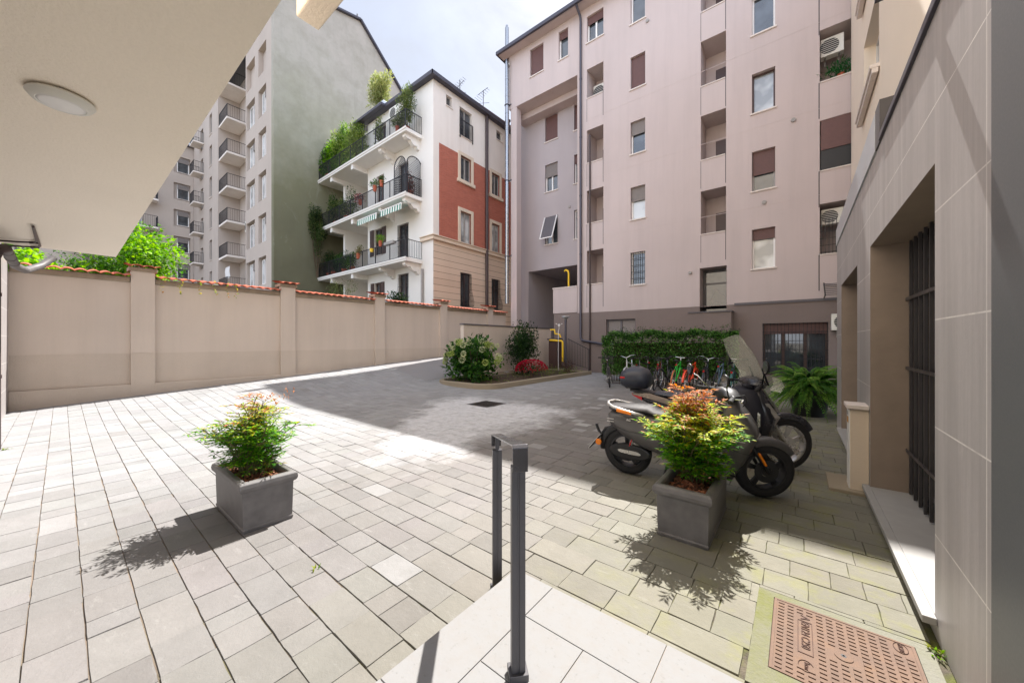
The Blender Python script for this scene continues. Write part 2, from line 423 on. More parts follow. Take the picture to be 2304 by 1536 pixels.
def clear():
    t = NT('clear_screen')
    t.b.inputs['Base Color'].default_value = lin(224, 226, 214); t.b.inputs['Roughness'].default_value = .12
    t.l(t.ramp(t.noise(6, 3), .3, .7, .10, .16), t.b.inputs['Roughness'])
    tr = t.n('ShaderNodeBsdfTransparent'); tr.inputs[0].default_value = (.93, .93, .90, 1)
    mx = t.n('ShaderNodeMixShader'); mx.inputs[0].default_value = .70
    t.l(t.b.outputs[0], mx.inputs[1]); t.l(tr.outputs[0], mx.inputs[2]); t.l(mx.outputs[0], t.out.inputs[0]); return t.m
M['clear'] = clear()

# ---------------------------------------------------------------- leaves
def jit(c, amt, rr=R):
    k = 1 + rr.uniform(-amt, amt); h = rr.uniform(-amt, amt) * .35
    return (max(0, c[0] * k * (1 + h)), max(0, c[1] * k), max(0, c[2] * k * (1 - h)), 1)

def leaf(mb, p, d, L, W, col, droop=.15, rr=R, mi=0):
    d = Vector(d); d = d.normalized() if d.length > 1e-6 else Vector((0, 0, 1))
    s = d.cross(Vector((rr.uniform(-.4, .4), rr.uniform(-.4, .4), 1)))
    if s.length < 1e-4: s = d.orthogonal()
    s.normalize(); n = s.cross(d)
    p = Vector(p); m = p + d * (L * .45) + n * (L * .06)
    t = p + d * L - n * (L * droop)
    mb.add([p, m + s * (W / 2) - n * (W * .12), t, m - s * (W / 2) - n * (W * .12), m], [(0, 4, 2, 1), (0, 3, 2, 4)], mi, col)

def rdir(rr=R, up=0.0):
    while True:
        v = Vector((rr.uniform(-1, 1), rr.uniform(-1, 1), rr.uniform(-1, 1)))
        if .05 < v.length < 1: return (v.normalized() + Vector((0, 0, up)))

def clump_foliage(mb, centers, n, L, W, cols, rr=R, up=.25, shell=.5):
    """leaves scattered through ellipsoid clumps [(c,(rx,ry,rz))]"""
    tot = sum(c[1][0] * c[1][1] * c[1][2] for c in centers) ** 1
    ws = [(c[1][0] * c[1][1] * c[1][2]) ** .7 for c in centers]; sw = sum(ws)
    for (c, r), w in zip(centers, ws):
        base = cols[rr.randrange(len(cols))]
        for _ in range(int(n * w / sw) + 1):
            d = rdir(rr); k = rr.uniform(shell, 1.05) if rr.random() < .75 else rr.random()
            p = Vector((c[0] + d.x * r[0] * k, c[1] + d.y * r[1] * k, c[2] + d.z * r[2] * k))
            o = (d * .7 + rdir(rr) * .8 + Vector((0, 0, up)))
            cc = base if rr.random() < .6 else cols[rr.randrange(len(cols))]
            s = rr.uniform(.65, 1.25)
            leaf(mb, p, o, L * s, W * s, jit(cc, .25, rr), .2, rr)

def clumps(c, r, n, rr=R, size=.42):
    out = []
    for _ in range(n):
        d = rdir(rr); k = rr.uniform(.35, .85)
        s = rr.uniform(.7, 1.2) * size
        out.append(((c[0] + d.x * r[0] * k, c[1] + d.y * r[1] * k, c[2] + d.z * r[2] * k), (r[0] * s, r[1] * s, r[2] * s)))
    return out

G1 = [lin(70, 104, 40), lin(92, 128, 46), lin(54, 86, 36)]
GD = [lin(38, 66, 34), lin(52, 82, 40), lin(30, 54, 30), lin(64, 92, 46)]
GB = [lin(120, 164, 40), lin(98, 146, 36), lin(142, 182, 58), lin(78, 124, 34)]
GG = [lin(92, 106, 62), lin(116, 128, 78), lin(74, 90, 52), lin(130, 140, 84)]
# ================================================================ SETTING: ground
def sst(t): t = max(0, min(1, t)); return t * t * (3 - 2 * t)
def zg(x, y):
    return .065 * max(0, min(y + .7, 20)) * sst((-9.0 - x) / 4.6)

g = MB(); g.quad((-400, -400, -.06), (400, -400, -.06), (400, 400, -.06), (-400, 400, -.06))
tag(g.build('ground', M['groundm']), kind='structure')

# drain, cover, landing, bed and ramp are cut out of the paving
def blocked(x0, x1, y0, y1):
    for bx0, bx1, by0, by1 in ((-1.34, 3, -3, 1.70), (-10.5, -8.45, 8.6, 16.7), (-13.7, -10.5, 8.15, 20)):
        if x0 > bx0 - .02 and x1 < bx1 + .02 and y0 > by0 - .02 and y1 < by1 + .02: return True
    return False
CUT = [(-.185, .53, 1.95, 2.745), (-6.40, -5.68, 6.22, 6.94)]

j = MB()
xs = [-13.75 + .5 * i for i in range(30)]; ys = [-1.2 + .5 * i for i in range(37)]
for a in range(len(xs) - 1):
    for b in range(len(ys) - 1):
        x0, x1, y0, y1 = xs[a], xs[a + 1], ys[b], ys[b + 1]
        if x0 > 1.5 or (x0 > -1.2 and y1 < 1.5): continue
        j.quad(*[(x, y, zg(x, y) - .007) for x, y in ((x0, y0), (x1, y0), (x1, y1), (x0, y1))])
tag(j.build('paving_bed', M['joint']), kind='structure')

pv = MB(); rp = random.Random(11)
y = -.98
while y < 16.6:
    w = rp.choice((.205, .21, .22, .21, .20)); small = False
    x = -13.7 - rp.uniform(0, .3)
    while x < (.56 if y < 8.7 else 2.6):
        L = rp.choice((.16, .22, .26, .30, .34, .42)) * rp.uniform(.92, 1.08)
        if -7.6 < x < -3.9 and 2.2 < y < 8: L = rp.choice((.12, .16, .2, .24))
        x1 = x + L
        def lim(v, lo, hi): return max(lo, min(hi, v))
        a0, a1, b0, b1 = x, x1, y, y + w
        xe = .565 if y < 8.75 else 3
        a1 = min(a1, xe); a0 = max(a0, -13.7)
        spans = [(a0, a1, b0, b1)]
        for (cx0, cx1, cy0, cy1) in CUT + [(-1.365, 3, -3, 1.745)]:
            ns = []
            for (p0, p1, q0, q1) in spans:
                if p1 <= cx0 or p0 >= cx1 or q1 <= cy0 or q0 >= cy1: ns.append((p0, p1, q0, q1)); continue
                if p0 < cx0: ns.append((p0, cx0, q0, q1))
                if p1 > cx1: ns.append((cx1, p1, q0, q1))
                m0, m1 = max(p0, cx0), min(p1, cx1)
                if q0 < cy0: ns.append((m0, m1, q0, cy0))
                if q1 > cy1: ns.append((m0, m1, cy1, q1))
            spans = ns
        gap = rp.uniform(.0002, .0014); gy = rp.uniform(.0008, .0034)
        for (p0, p1, q0, q1) in spans:
            if p1 - p0 < .04 or q1 - q0 < .03 or blocked(p0, p1, q0, q1): continue
            mx, my = (p0 + p1) / 2, (q0 + q1) / 2
            # stone colour: a grey sandstone, every stone a little different, bleached round the drain
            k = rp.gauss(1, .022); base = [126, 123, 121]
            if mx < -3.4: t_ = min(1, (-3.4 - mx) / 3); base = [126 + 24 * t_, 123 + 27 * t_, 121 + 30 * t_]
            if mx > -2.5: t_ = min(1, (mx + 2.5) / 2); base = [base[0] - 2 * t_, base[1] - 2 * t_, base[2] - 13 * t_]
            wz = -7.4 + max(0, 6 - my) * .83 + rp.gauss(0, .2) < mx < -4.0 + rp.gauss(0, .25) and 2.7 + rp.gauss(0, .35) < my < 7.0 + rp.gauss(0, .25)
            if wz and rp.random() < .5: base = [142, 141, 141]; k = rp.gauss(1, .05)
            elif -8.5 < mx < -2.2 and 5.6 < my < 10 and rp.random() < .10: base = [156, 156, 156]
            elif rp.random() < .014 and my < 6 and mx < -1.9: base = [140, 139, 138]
            elif rp.random() < .02: base = [c - 7 for c in base]
            base = [c + rp.gauss(0, .35) for c in base]
            c = lin(*[max(60, min(232, c * k)) for c in base])
            near = my < 5
            n = 3 if near else 1
            jt = .0022
            P = []
            x0_, x1_, y0_, y1_ = p0 + gap, p1 - gap, q0 + gy, q1 - gy
            for e in range(4):
                for i in range(n):
                    f = i / n
                    q = [(x0_ + (x1_ - x0_) * f, y0_), (x1_, y0_ + (y1_ - y0_) * f), (x1_ - (x1_ - x0_) * f, y1_), (x0_, y1_ - (y1_ - y0_) * f)][e]
                    P.append((q[0] + rp.uniform(-jt, jt), q[1] + rp.uniform(-jt, jt)))
            dz = rp.gauss(0, .0013); tx, ty = rp.gauss(0, .004), rp.gauss(0, .004)
            V = []; m = len(P)
            for (u, v) in P: V.append((u, v, zg(u, v) - .0075))
            for (u, v) in P:
                iu, iv = mx + (u - mx) * (1 - .0022 / max(.03, (p1 - p0) / 2)), my + (v - my) * (1 - .0022 / max(.03, (q1 - q0) / 2))
                V.append((iu, iv, zg(u, v) + dz + tx * (u - mx) + ty * (v - my)))
            F_ = [tuple(range(m, 2 * m))] + [(i, (i + 1) % m, m + (i + 1) % m, m + i) for i in range(m)]
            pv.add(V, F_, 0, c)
        x = x1
    y += w
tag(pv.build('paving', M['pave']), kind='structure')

rm = MB()
for a in range(8):
    for b in range(16):
        x0, x1 = -13.7 + .4 * a, -13.7 + .4 * (a + 1); y0, y1 = 8.15 + .75 * b, 8.15 + .75 * (b + 1)
        rm.quad(*[(x, yy, zg(x, yy) + .004) for x, yy in ((x0, y0), (x1, y0), (x1, y1), (x0, y1))])
tag(rm.build('ramp', M['ramp']), kind='structure')

# white stone landing in front of the entrance: border slabs and square tiles on a mortar body
ld = MB(); ld.box(-1.35, .55, -.70, 1.735, .0, .143, 0)
def slab(x0, x1, y0, y1):
    gp = .002; ld.box(x0 + gp, x1 - gp, y0 + gp, y1 - gp, .140, .150 + R.uniform(-.0004, .0004), 1)
X0, Y1 = -1.36, 1.745; bw = .27
yy = Y1
for L in (.92, .92, .6): slab(X0, X0 + bw, yy - L, yy); yy -= L
xx = X0 + bw
for L in (.62, .62, .40): slab(xx, xx + L, Y1 - bw, Y1); xx += L
for i in range(5):
    for k in range(7):
        a, b = X0 + bw + .33 * i, Y1 - bw - .33 * (k + 1)
        if b > -.7: slab(a, min(a + .33, .55), b, b + .33)
tag(ld.build('landing', [M['grout'], M['tile']], bevel=.002), kind='structure')

# ================================================================ window helper
def window(par, F, a0, a1, z0, z1, d=.16, frame='frame_w', pane='pane', mull=1, shut=0, shutm='shutter_b', sill=True, bars=False, fw=.06, name='window', sillm='sill'):
    f = MB(); hz = .035
    f.mbox(F, a0, a0 + fw, d, d + .06, z0, z1); f.mbox(F, a1 - fw, a1, d, d + .06, z0, z1)
    f.mbox(F, a0 + fw, a1 - fw, d, d + .06, z0, z0 + fw); f.mbox(F, a0 + fw, a1 - fw, d, d + .06, z1 - fw, z1)
    for i in range(1, mull):
        m = a0 + (a1 - a0) * i / mull; f.mbox(F, m - fw * .7, m + fw * .7, d + .002, d + .058, z0 + fw, z1 - fw)
    o = f.build(name, M[frame], par)
    p = MB(); p.quad(F(a0 + .01, d + .045, z0 + .01), F(a1 - .01, d + .045, z0 + .01), F(a1 - .01, d + .045, z1 - .01), F(a0 + .01, d + .045, z1 - .01))
    p.build('pane', M[pane], o)
    if shut > 0:
        s = MB(); zz = z1; b = z1 - (z1 - z0) * shut
        while zz - .045 > b - .02:
            s.mbox(F, a0 + .015, a1 - .015, d - .05, d - .032, zz - .046, zz - .006); s.mbox(F, a0 + .02, a1 - .02, d - .045, d - .034, zz - .006, zz); zz -= .05
        s.build('roller_shutter', M[shutm], o)
    if sill:
        s = MB(); s.mbox(F, a0 - .05, a1 + .05, -.05, d, z0 - .05, z0 + .002); s.build('sill', M[sillm], o)
    if bars:
        s = MB(); n = max(4, int((a1 - a0) / .11))
        for i in range(n + 1):
            a = a0 + .03 + (a1 - a0 - .06) * i / n; s.mbox(F, a - .008, a + .008, .03, .046, z0, z1)
        k = max(3, int((z1 - z0) / .3))
        for i in range(1, k):
            zz = z0 + (z1 - z0) * i / k; s.mbox(F, a0, a1, .028, .048, zz - .01, zz + .01)
        s.build('grille', M['iron'], o)
    return o

def railing(par, F, a0, a1, z, h=1.0, d=0, step=.115, name='railing', mat='iron', sides=None, post=1.6):
    r = MB(); n = max(2, int(abs(a1 - a0) / step))
    for i in range(n + 1):
        a = a0 + (a1 - a0) * i / n; r.mbox(F, a - .008, a + .008, d - .008, d + .008, z + .06, z + h)
    r.mbox(F, min(a0, a1), max(a0, a1), d - .022, d + .022, z + h, z + h + .03); r.mbox(F, min(a0, a1), max(a0, a1), d - .012, d + .012, z + .05, z + .07)
    m = max(1, int(abs(a1 - a0) / post))
    for i in range(m + 1):
        a = a0 + (a1 - a0) * i / m; r.mbox(F, a - .02, a + .02, d - .02, d + .02, z - .12, z + h)
    for (sa, d1) in sides or []:
        k = max(2, int(abs(d1 - d) / step))
        for i in range(k + 1):
            dd = d + (d1 - d) * i / k; r.mbox(F, sa - .008, sa + .008, dd - .008, dd + .008, z + .06, z + h)
        lo, hi = min(d, d1), max(d, d1)
        r.mbox(F, sa - .022, sa + .022, lo, hi, z + h, z + h + .03); r.mbox(F, sa - .012, sa + .012, lo, hi, z + .05, z + .07)
    return r.build(name, M[mat], par)

# ================================================================ MAIN PINK BUILDING (faces -y at y = 16.7)
Y0 = 16.7; F = FY(Y0)
mb_ = thing('apartment_building', 'tall pale pink apartment building with recessed loggias closing the far side of the courtyard', 'apartment block', (-4, Y0, 0))
Acol = [(-6.14, -5.46, z, z + 1.52) for z in (4.2, 7.26, 10.33, 13.38, 16.45)]
Dcol = [(-1.37, -.64, z, z + 1.53) for z in (4.35, 7.36, 10.37, 13.4, 16.4)]
Bwin = (-8.4, -7.5, 16.75, 18.1)
Blog = [(-8.4, -7.5, a, b) for a, b in ((4.43, 6.16), (7.52, 9.22), (10.6, 12.3), (13.9, 15.41))]
Clog = [(-3.16, -2.24, a, b) for a, b in ((6.0, 7.83), (9.1, 10.98), (12.19, 14.1), (15.3, 17.2))]
Elog = [(.63, 1.75, a, b) for a, b in ((4.59, 6.4), (7.54, 9.34), (10.67, 12.53), (13.63, 15.5))]
Zw = [(-11.96, -11.05, 16.65, 18.2), (-10.07, -9.49, 16.68, 18.2)]
entry = (-3.2, -2.22, 3.02, 4.62)
holes = [h + (.22, False) for h in Acol + Dcol + [Bwin] + Zw] + [h + (1.15, True) for h in Blog + Clog + Elog] + [entry + (.8, False)]
w = MB()
wall(w, F, -8.94, 6, 3.0, 18.62, [h for h in holes if h[0] > -8.94])
wall(w, F, -13.5, -8.94, 15.4, 18.62, [h for h in holes if h[0] < -8.94])
# overhang side and soffit, corner pillar, side of the recess
w.quad((-13.5, Y0, 15.4), (-13.5, 28, 15.4), (-13.5, 28, 18.62), (-13.5, Y0, 18.62))
w.quad((-13.5, Y0, 15.4), (-8.94, Y0, 15.4), (-8.94, 18.2, 15.4), (-13.5, 18.2, 15.4))
w.box(-13.5, -8.94, 17.55, 18.2, 15.05, 15.395)
w.quad((-8.94, Y0, 0), (-8.94, 18.2, 0), (-8.94, 18.2, 15.4), (-8.94, Y0, 15.4))
w.box(-13.38, -12.94, Y0 + .01, Y0 + .45, 0, 15.398)
for z in (6.35, 9.4, 12.45):    # thin render joints between storeys
    w.box(-8.9, 1.8, Y0 - .004, Y0 + .01, z + .38, z + .395)
w.build('wall', M['pink'], mb_)
rec = MB(); FR = FY(18.2)
Rw = [(-11.92, -11.04, a, b) for a, b in ((7.38, 9.02), (10.53, 12.17), (13.55, 15.2 - .15))] + [(-9.95, -9.1, a, b) for a, b in ((7.38, 9.02), (10.53, 12.17), (13.55, 15.0))]
wall(rec, FR, -13.85, -8.94, 0, 15.4, [h + (.2, False) for h in Rw] + [(-13.16, -9.55, -.05, 5.9, 6, True)])
rec.quad((-13.85, 18.2, 0), (-13.85, 28, 0), (-13.85, 28, 15.4), (-13.85, 18.2, 15.4))
rec.build('recessed_wall', M['recess'], mb_)
co = MB(); co.box(-13.4, 6, 19.0, 28, 6.0, 18.6); co.box(-9.5, 6, 19.0, 28, 0, 6); co.box(-13.84, -13.2, 18.3, 28, 0, 15.4)
co.box(-13.45, -9, 17.2, 18.9, 15.6, 18.55); co.quad((6, Y0, 0), (6, 28, 0), (6, 28, 18.6), (6, Y0, 18.6))
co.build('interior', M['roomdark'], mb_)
# base
b = MB(); FB = FY(Y0 - .02)
wall(b, FB, -8.94, 6, 0, 3.02, [(-1.03, .86, .27, 2.23, .22, False), (-7.35, -5.9, 1.85, 2.62, .18, True), (-3.2, -2.22, 2.72, 3.02, .8, False)])
b.box(-10.37, -8.95, Y0, Y0 + .3, 0, 3.06)
b.prism([(-7.2, 0), (-1.98, 0), (-1.98, 2.70), (-3.46, 2.70), (-5.9, 1.38), (-7.2, 1.38)], F, -.68, -.03)
b.build('basement_wall', M['pinkdark'], mb_)
l = MB(); l.box(-1.95, 6, Y0 - .06, Y0 - .003, 2.98, 3.07); l.box(-3.5, -1.95, Y0 - .72, Y0 - .02, 2.703, 2.75)
l.build('ledge', M['ledge'], mb_)
l = MB(); l.box(-10.40, -8.95, Y0 - .03, Y0 + .27, 3.065, 4.40); l.build('terrace_parapet', M['pink'], mb_)
l = MB(); l.box(-10.43, -8.95, Y0 - .06, Y0 + .3, 4.402, 4.45); l.build('coping', M['sill'], mb_)
# windows
st = [dict(bars=True, shut=.0, pane='pane', mull=1), dict(shut=.42, shutm='shutter_g', pane='pane_l'), dict(shut=.38, shutm='shutter_g'), dict(shut=.97), dict(shut=0)]
for h, s in zip(Acol, st): window(mb_, F, *h, **s)
st = [dict(shut=.25, mull=1, pane='pane_l'), dict(shut=.58, frame='frame_g'), dict(shut=.0, frame='frame_b', pane='pane_l'), dict(shut=0, frame='frame_w', pane='pane'), dict(shut=.0)]
for h, s in zip(Dcol, st): window(mb_, F, *h, **s)
window(mb_, F, *Bwin, mull=2, shut=.3); window(mb_, F, *Zw[0], shut=.96); window(mb_, F, *Zw[1], shut=.25)
for h, s in zip(Rw, (dict(mull=2), dict(mull=2, shut=.45, shutm='shutter_g'), dict(shut=.95), dict(), dict(shut=.3), dict(shut=.95))): window(mb_, FR, *h, d=.14, **s)
tp = MB(); tp.add([(-11.86, 18.16, 9.0), (-11.1, 18.16, 9.0), (-11.1, 17.62, 7.62), (-11.86, 17.62, 7.62), (-11.86, 18.19, 8.98), (-11.1, 18.19, 8.98), (-11.1, 17.65, 7.60), (-11.86, 17.65, 7.60)], [(0, 1, 2, 3), (7, 6, 5, 4), (0, 3, 7, 4), (1, 5, 6, 2), (3, 2, 6, 7), (0, 4, 5, 1)]); tp.build('open_sash', M['ledge'], mb_)
tp = MB()
for a_, b_ in (((-11.9, 18.15, 9.0), (-11.9, 17.6, 7.6)), ((-11.06, 18.15, 9.0), (-11.06, 17.6, 7.6)), ((-11.92, 17.61, 7.6), (-11.04, 17.61, 7.6))): tp.bar(a_, b_, .05, .05)
tp.build('sash_frame', M['frame_w'], mb_)
o = window(mb_, FB, -1.03, .86, .27, 2.23, d=.2, frame='frame_b', mull=3, shut=.2, sill=False, bars=True, fw=.07, name='workshop_window')
window(mb_, FB, -7.35, -5.9, 1.85, 2.62, d=.12, frame='ledge', pane='shutter_g', mull=2, sill=False, name='basement_window')
dm = MB(); dm.mbox(F, -3.2, -2.22, .7, .74, 2.72, 2.8); dm.mbox(F, -3.2, -3.1, .7, .75, 2.8, 4.62); dm.mbox(F, -2.32, -2.22, .7, .75, 2.8, 4.62); dm.mbox(F, -3.1, -2.32, .7, .75, 3.98, 4.06); dm.mbox(F, -3.1, -2.32, .7, .75, 4.54, 4.62)
o = dm.build('entrance_door', M['darkmetal'], mb_)
p = MB(); p.mbox(F, -3.1, -2.32, .72, .73, 2.8, 4.54); p.build('pane', M['pane'], o)
# loggia fronts: parapets between openings, dark slits beside them, doors at the back
for col_, side in ((Blog, 1), (Clog, 1), (Elog, -1)):
    for h in col_:
        c = MB(); c.mbox(F, h[0] + .005, h[1] - .03, -.03, .16, h[2] - .001, h[2] + .035); o = c.build('loggia', M['sill'], mb_)
        s = MB()
        if side > 0: s.mbox(F, h[1] - .025, h[1] - .003, -.004, .1, h[2] - 1.15, h[2] + .02); s.mbox(F, h[0] - .005, h[0] + .012, -.003, .05, h[2] - 1.15, h[2])
        else: s.mbox(F, h[0] - .03, h[0] - .003, -.004, .1, h[2] - 1.25, h[2] + .02)
        s.build('joint', M['iron'], o)
        dd = MB(); a1 = h[1] - .06; a0 = h[0] + (h[1] - h[0]) * .42
        dd.mbox(F, a0, a1, 1.09, 1.15, h[2] - .6, h[2] + (h[3] - h[2]) * .62); q = dd.build('door_frame', M['frame_b' if side > 0 else 'frame_g'], o)
h = Elog[1]; s = MB(); zz = h[3]
while zz > h[2] + .75: s.mbox(F, h[0] + .03, h[1], .02, .04, zz - .046, zz); zz -= .05
s.build('roller_blind', M['shutter_b'], mb_)
s = MB(); s.mbox(F, h[0] + .03, h[1], .05, .06, h[2] + .04, h[2] + .8); s.build('insect_screen', M['black'], mb_)
h = Elog[0]; s = MB()
for i in range(11): a = h[0] + .05 + i * .1; s.mbox(F, a - .008, a + .008, .05, .066, h[2], h[3] - .55)
for i in range(5): s.mbox(F, h[0], h[1], .048, .07, h[2] + .1 + i * .24, h[2] + .118 + i * .24)
s.build('grille', M['iron'], mb_)
s = MB(); s.mbox(F, -5.0, -4.9, -.02, 0, 17.1, 17.2)
for x_, z_ in ((-5.35, 16.2), (-.1, 9.65), (-.98, 6.85), (-10.25, 9.3)):
    v = MB(); v.lathe([(0, -.06), (.07, -.06), (.075, -.02), (.075, 0)], (x_, Y0 if x_ > -9 else 18.2, z_), 14, axis='y'); v.build('vent_cap', M['frame_g'], mb_)
# roof, gutter, pipes
r = MB()
r.loft([[(x_, 16.15, 18.58), (x_, 16.15, 18.70), (x_, 22, 20.75), (x_, 28.4, 18.6), (x_, 28.4, 18.5), (x_, 22, 20.6), (x_, 16.7, 18.64)] for x_ in (-13.95, 6.2)])
ro = r.build('roof', M['roof'], mb_)
r = MB(); r.box(-13.95, 6.2, 16.02, 16.149, 18.50, 18.70); r.box(-13.99, -13.951, 16.02, 22, 18.5, 18.72)
r.build('gutter', M['roofmetal'], ro, bevel=.03)
r = MB(); r.box(-13.94, 6.2, 16.15, Y0, 18.56, 18.6); r.build('eave_board', M['pink'], mb_)
p = MB(); p.tube([(-8.7, 16.1, 18.5), (-8.7, 16.55, 18.2), (-8.7, 16.6, 17.9), (-8.7, 16.6, 1.75), (-8.6, 16.56, 1.6), (-7.0, 16.5, 1.36)], .06, 10)
for z in (6, 9, 12, 15): p.tube([(-8.7, 16.6, z), (-8.7, 16.6, z + .06)], .072, 10)
p.build('downpipe', M['roofmetal'], mb_, smooth=True, auto=.9)
p = MB(); p.tube([(-8.2, 16.64, 12.0), (-8.2, 16.64, 0)], .045, 8); p.build('downpipe', M['brownpipe'], mb_, smooth=True, auto=.9)
fl = MB(); fl.tube([(-13.52, 16.52, 3.8), (-13.52, 16.52, 18.3)], .115, 14); fl.tube([(-13.52, 16.52, 18.72), (-13.52, 16.52, 20.2), (-13.52, 16.52, 20.21), (-13.52, 16.52, 20.35)], [.115, .115, .09, .075], 14)
for z in range(4, 18): fl.tube([(-13.52, 16.52, z + .1), (-13.52, 16.52, z + .14)], .122, 14)
fo = fl.build('flue', M['steel'], mb_, smooth=True, auto=.9)
for z in (6.6, 11.1, 15.6):
    k = MB(); k.ring((-13.52, 16.52, z), .14, .02, 'z', 16, 6); k.bar((-13.52, 16.52, z - .02), (-13.3, 16.75, z + .1), .05, .05); k.build('bracket', M['roofmetal'], fo)

# ================================================================ PALAZZO
PX, PY = -15.5, 12.6
pz = thing('townhouse', 'old four storey townhouse with white balcony front and red brick side behind the courtyard wall', 'townhouse', (PX, PY, 0))
FRD, FWH = FX(PX), FY(PY)
c1, c2 = (14.61, 15.48), (17.36, 18.15)
def hcol(c): return [(c[0], c[1], a, b) for a, b in ((3.6, 5.63), (7.42, 9.24), (11.08, 12.52))]
red = hcol(c1) + hcol(c2) + hcol((20.6, 21.4)); att = [(13.52, 13.95, 14.9, 15.5), (14.54, 15.57, 13.69, 15.35), (17.84, 18.43, 14.9, 15.5)]
H = [h + (.18, False) for h in red + att]
w = MB(); wall(w, FRD, PY, 26, 0, 7.1, [h for h in H if h[3] < 7]); w.build('stone_wall', M['blocks'], pz)
w = MB(); wall(w, FRD, 13.0, 26, 7.3, 12.55, [h for h in H if 7 < h[3] < 12.6]); w.build('brick_wall', M['brick'], pz)
w = MB(); wall(w, FRD, PY, 13.0, 7.3, 12.55, []); wall(w, FRD, PY, 26, 12.55, 15.85, [h for h in H if h[3] > 12.6]); w.build('upper_wall', M['whiteold'], pz)
w = MB(); w.box(PX, PX + .14, PY - .14, 26, 7.1, 7.3); w.box(PX, PX + .2, PY - .2, 26, 7.301, 7.36); w.box(PX - 1.0, PX, PY - .14, PY, 7.1, 7.3); w.box(PX - 1.0, PX, PY - .2, PY - .002, 7.301, 7.36)
w.build('string_course', M['stonebeige'], pz, bevel=.02)
wd = [(-18.77, -17.75, 6.12, 8.5), (-21.42, -20.49, 7.05, 8.75), (-21.16, -20.3, 9.62, 12.1), (-18.72, -17.75, 9.62, 12.1), (-21.4, -20.6, 3.95, 5.3), (-18.72, -17.75, 3.7, 5.55), (-18.9, -18.1, 13.12, 15.2), (-21.0, -20.1, 13.12, 15.2)]
w = MB(); wall(w, FWH, -22.2, PX, 0, 15.85, [h + (.2, False) for h in wd])
w.quad((-22.2, PY, 0), (-22.2, 16, 0), (-22.2, 16, 15.85), (-22.2, PY, 15.85))
w.build('white_wall', M['white'], pz)
w = MB(); w.box(-26.98, -22.2, 16, 16.2, 0, 13.2); w.build('terrace_wall', M['cream'], pz)
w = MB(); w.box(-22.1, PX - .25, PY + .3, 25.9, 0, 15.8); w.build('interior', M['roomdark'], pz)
for h in red[0:1] + red[3:4] + red[6:7]:
    o = window(pz, FRD, *h, d=.12, frame='frame_b', mull=2, sill=True)
    s = MB(); n = 9
    for i in range(n + 1):       # belly grille
        a = h[0] + (h[1] - h[0]) * i / n
        s.tube([(PX + .03, a, h[3]), (PX + .05, a, h[2] + 1.1), (PX + .12, a, h[2] + .8), (PX + .26, a, h[2] + .35), (PX + .24, a, h[2] + .1), (PX + .03, a, h[2])], .011, 5)
    for z, d in ((.1, .25), (.4, .26), (.85, .12), (1.4, .06), (1.9, .05)): s.bar((PX + d, h[0], h[2] + z), (PX + d, h[1], h[2] + z), .018, .018)
    s.build('grille', M['iron'], o)
for h in red:
    if h[3] < 7: continue
    o = window(pz, FRD, *h, d=.1, frame='frame_g', pane='pane' if h[3] > 10 else 'pane_l', mull=2, sill=False, fw=.07)
    s = MB(); e = .2
    s.mbox(FRD, h[0] - e, h[0], -.05, .05, h[2], h[3] + e); s.mbox(FRD, h[1], h[1] + e, -.05, .05, h[2], h[3] + e); s.mbox(FRD, h[0], h[1], -.05, .05, h[3], h[3] + e)
    if h[3] > 10: s.mbox(FRD, h[0] - e - .08, h[1] + e + .08, -.12, .05, h[2] - .2, h[2])
    s.build('surround', M['stonebeige'], o, bevel=.015)
for i, h in enumerate(att):
    o = window(pz, FRD, *h, d=.14, frame='frame_g', mull=2 if i == 1 else 1, sill=True)
    if i == 1: railing(o, FRD, h[0], h[1], h[2] - .05, .95, -.06, .1)
for i, h in enumerate(wd):
    o = window(pz, FWH, *h, d=.14, frame='frame_b', mull=2, sill=i in (1, 4, 5))
    if i in (1, 4):
        s = MB(); ww = (h[1] - h[0]) / 2
        for a in (h[0] - ww + .02, h[1] + .02):
            s.mbox(FWH, a, a + ww - .04, -.05, -.01, h[2], h[3])
            zz = h[2] + .08
            while zz < h[3] - .08: s.mbox(FWH, a + .05, a + ww - .09, -.062, -.05, zz, zz + .03); zz += .055
        s.build('shutter', M['frame_b'], o)
    if i in (0, 5):
        s = MB()
        for k in range(9):
            a = h[0] + (h[1] - h[0]) * k / 8
            if i == 5: s.tube([(a, PY - .03, h[3]), (a, PY - .06, h[2] + 1.0), (a, PY - .26, h[2] + .3), (a, PY - .24, h[2] + .08), (a, PY - .03, h[2])], .011, 5)
            else: s.bar((a, PY - .03, h[2]), (a, PY - .03, h[3]), .02, .02)
        for z in (.5, 1.1, 1.6): s.bar((h[0], PY - .06, h[2] + z), (h[1], PY - .06, h[2] + z), .02, .02)
        s.build('grille', M['iron'], o)
for zt in (13.1, 9.6, 6.1):
    s = MB(); s.box(-27, -16.45, 11.5, PY, zt - .2, zt); s.box(-26.98, -22.2, PY, 16, zt - .2, zt); s.box(-27, -16.4, 11.46, 11.5, zt - .09, zt + .02)
    o = s.build('balcony', M['white'], pz, bevel=.015)
    railing(o, FY(11.54), -26.9, -16.5, zt, .98, 0, .105, sides=[(-16.5, 1.04)], post=1.45)
    for x_ in (-16.8, -19.2):
        k = MB(); k.prism([(12.6, zt - .2), (11.65, zt - .2), (11.65, zt - .34), (11.8, zt - .42), (11.98, zt - .40), (12.05, zt - .5), (12.2, zt - .62), (12.38, zt - .6), (12.46, zt - .72), (12.6, zt - .78)], lambda a, d, z: (d, a, z), x_ - .13, x_ + .13)
        k.build('corbel', M['white'], o, bevel=.02)
    for x_ in (-22.35, -25.2): k = MB(); k.box(x_ - .14, x_ + .14, 11.6, 16, zt - .5, zt - .201); k.build('beam', M['white'], o)
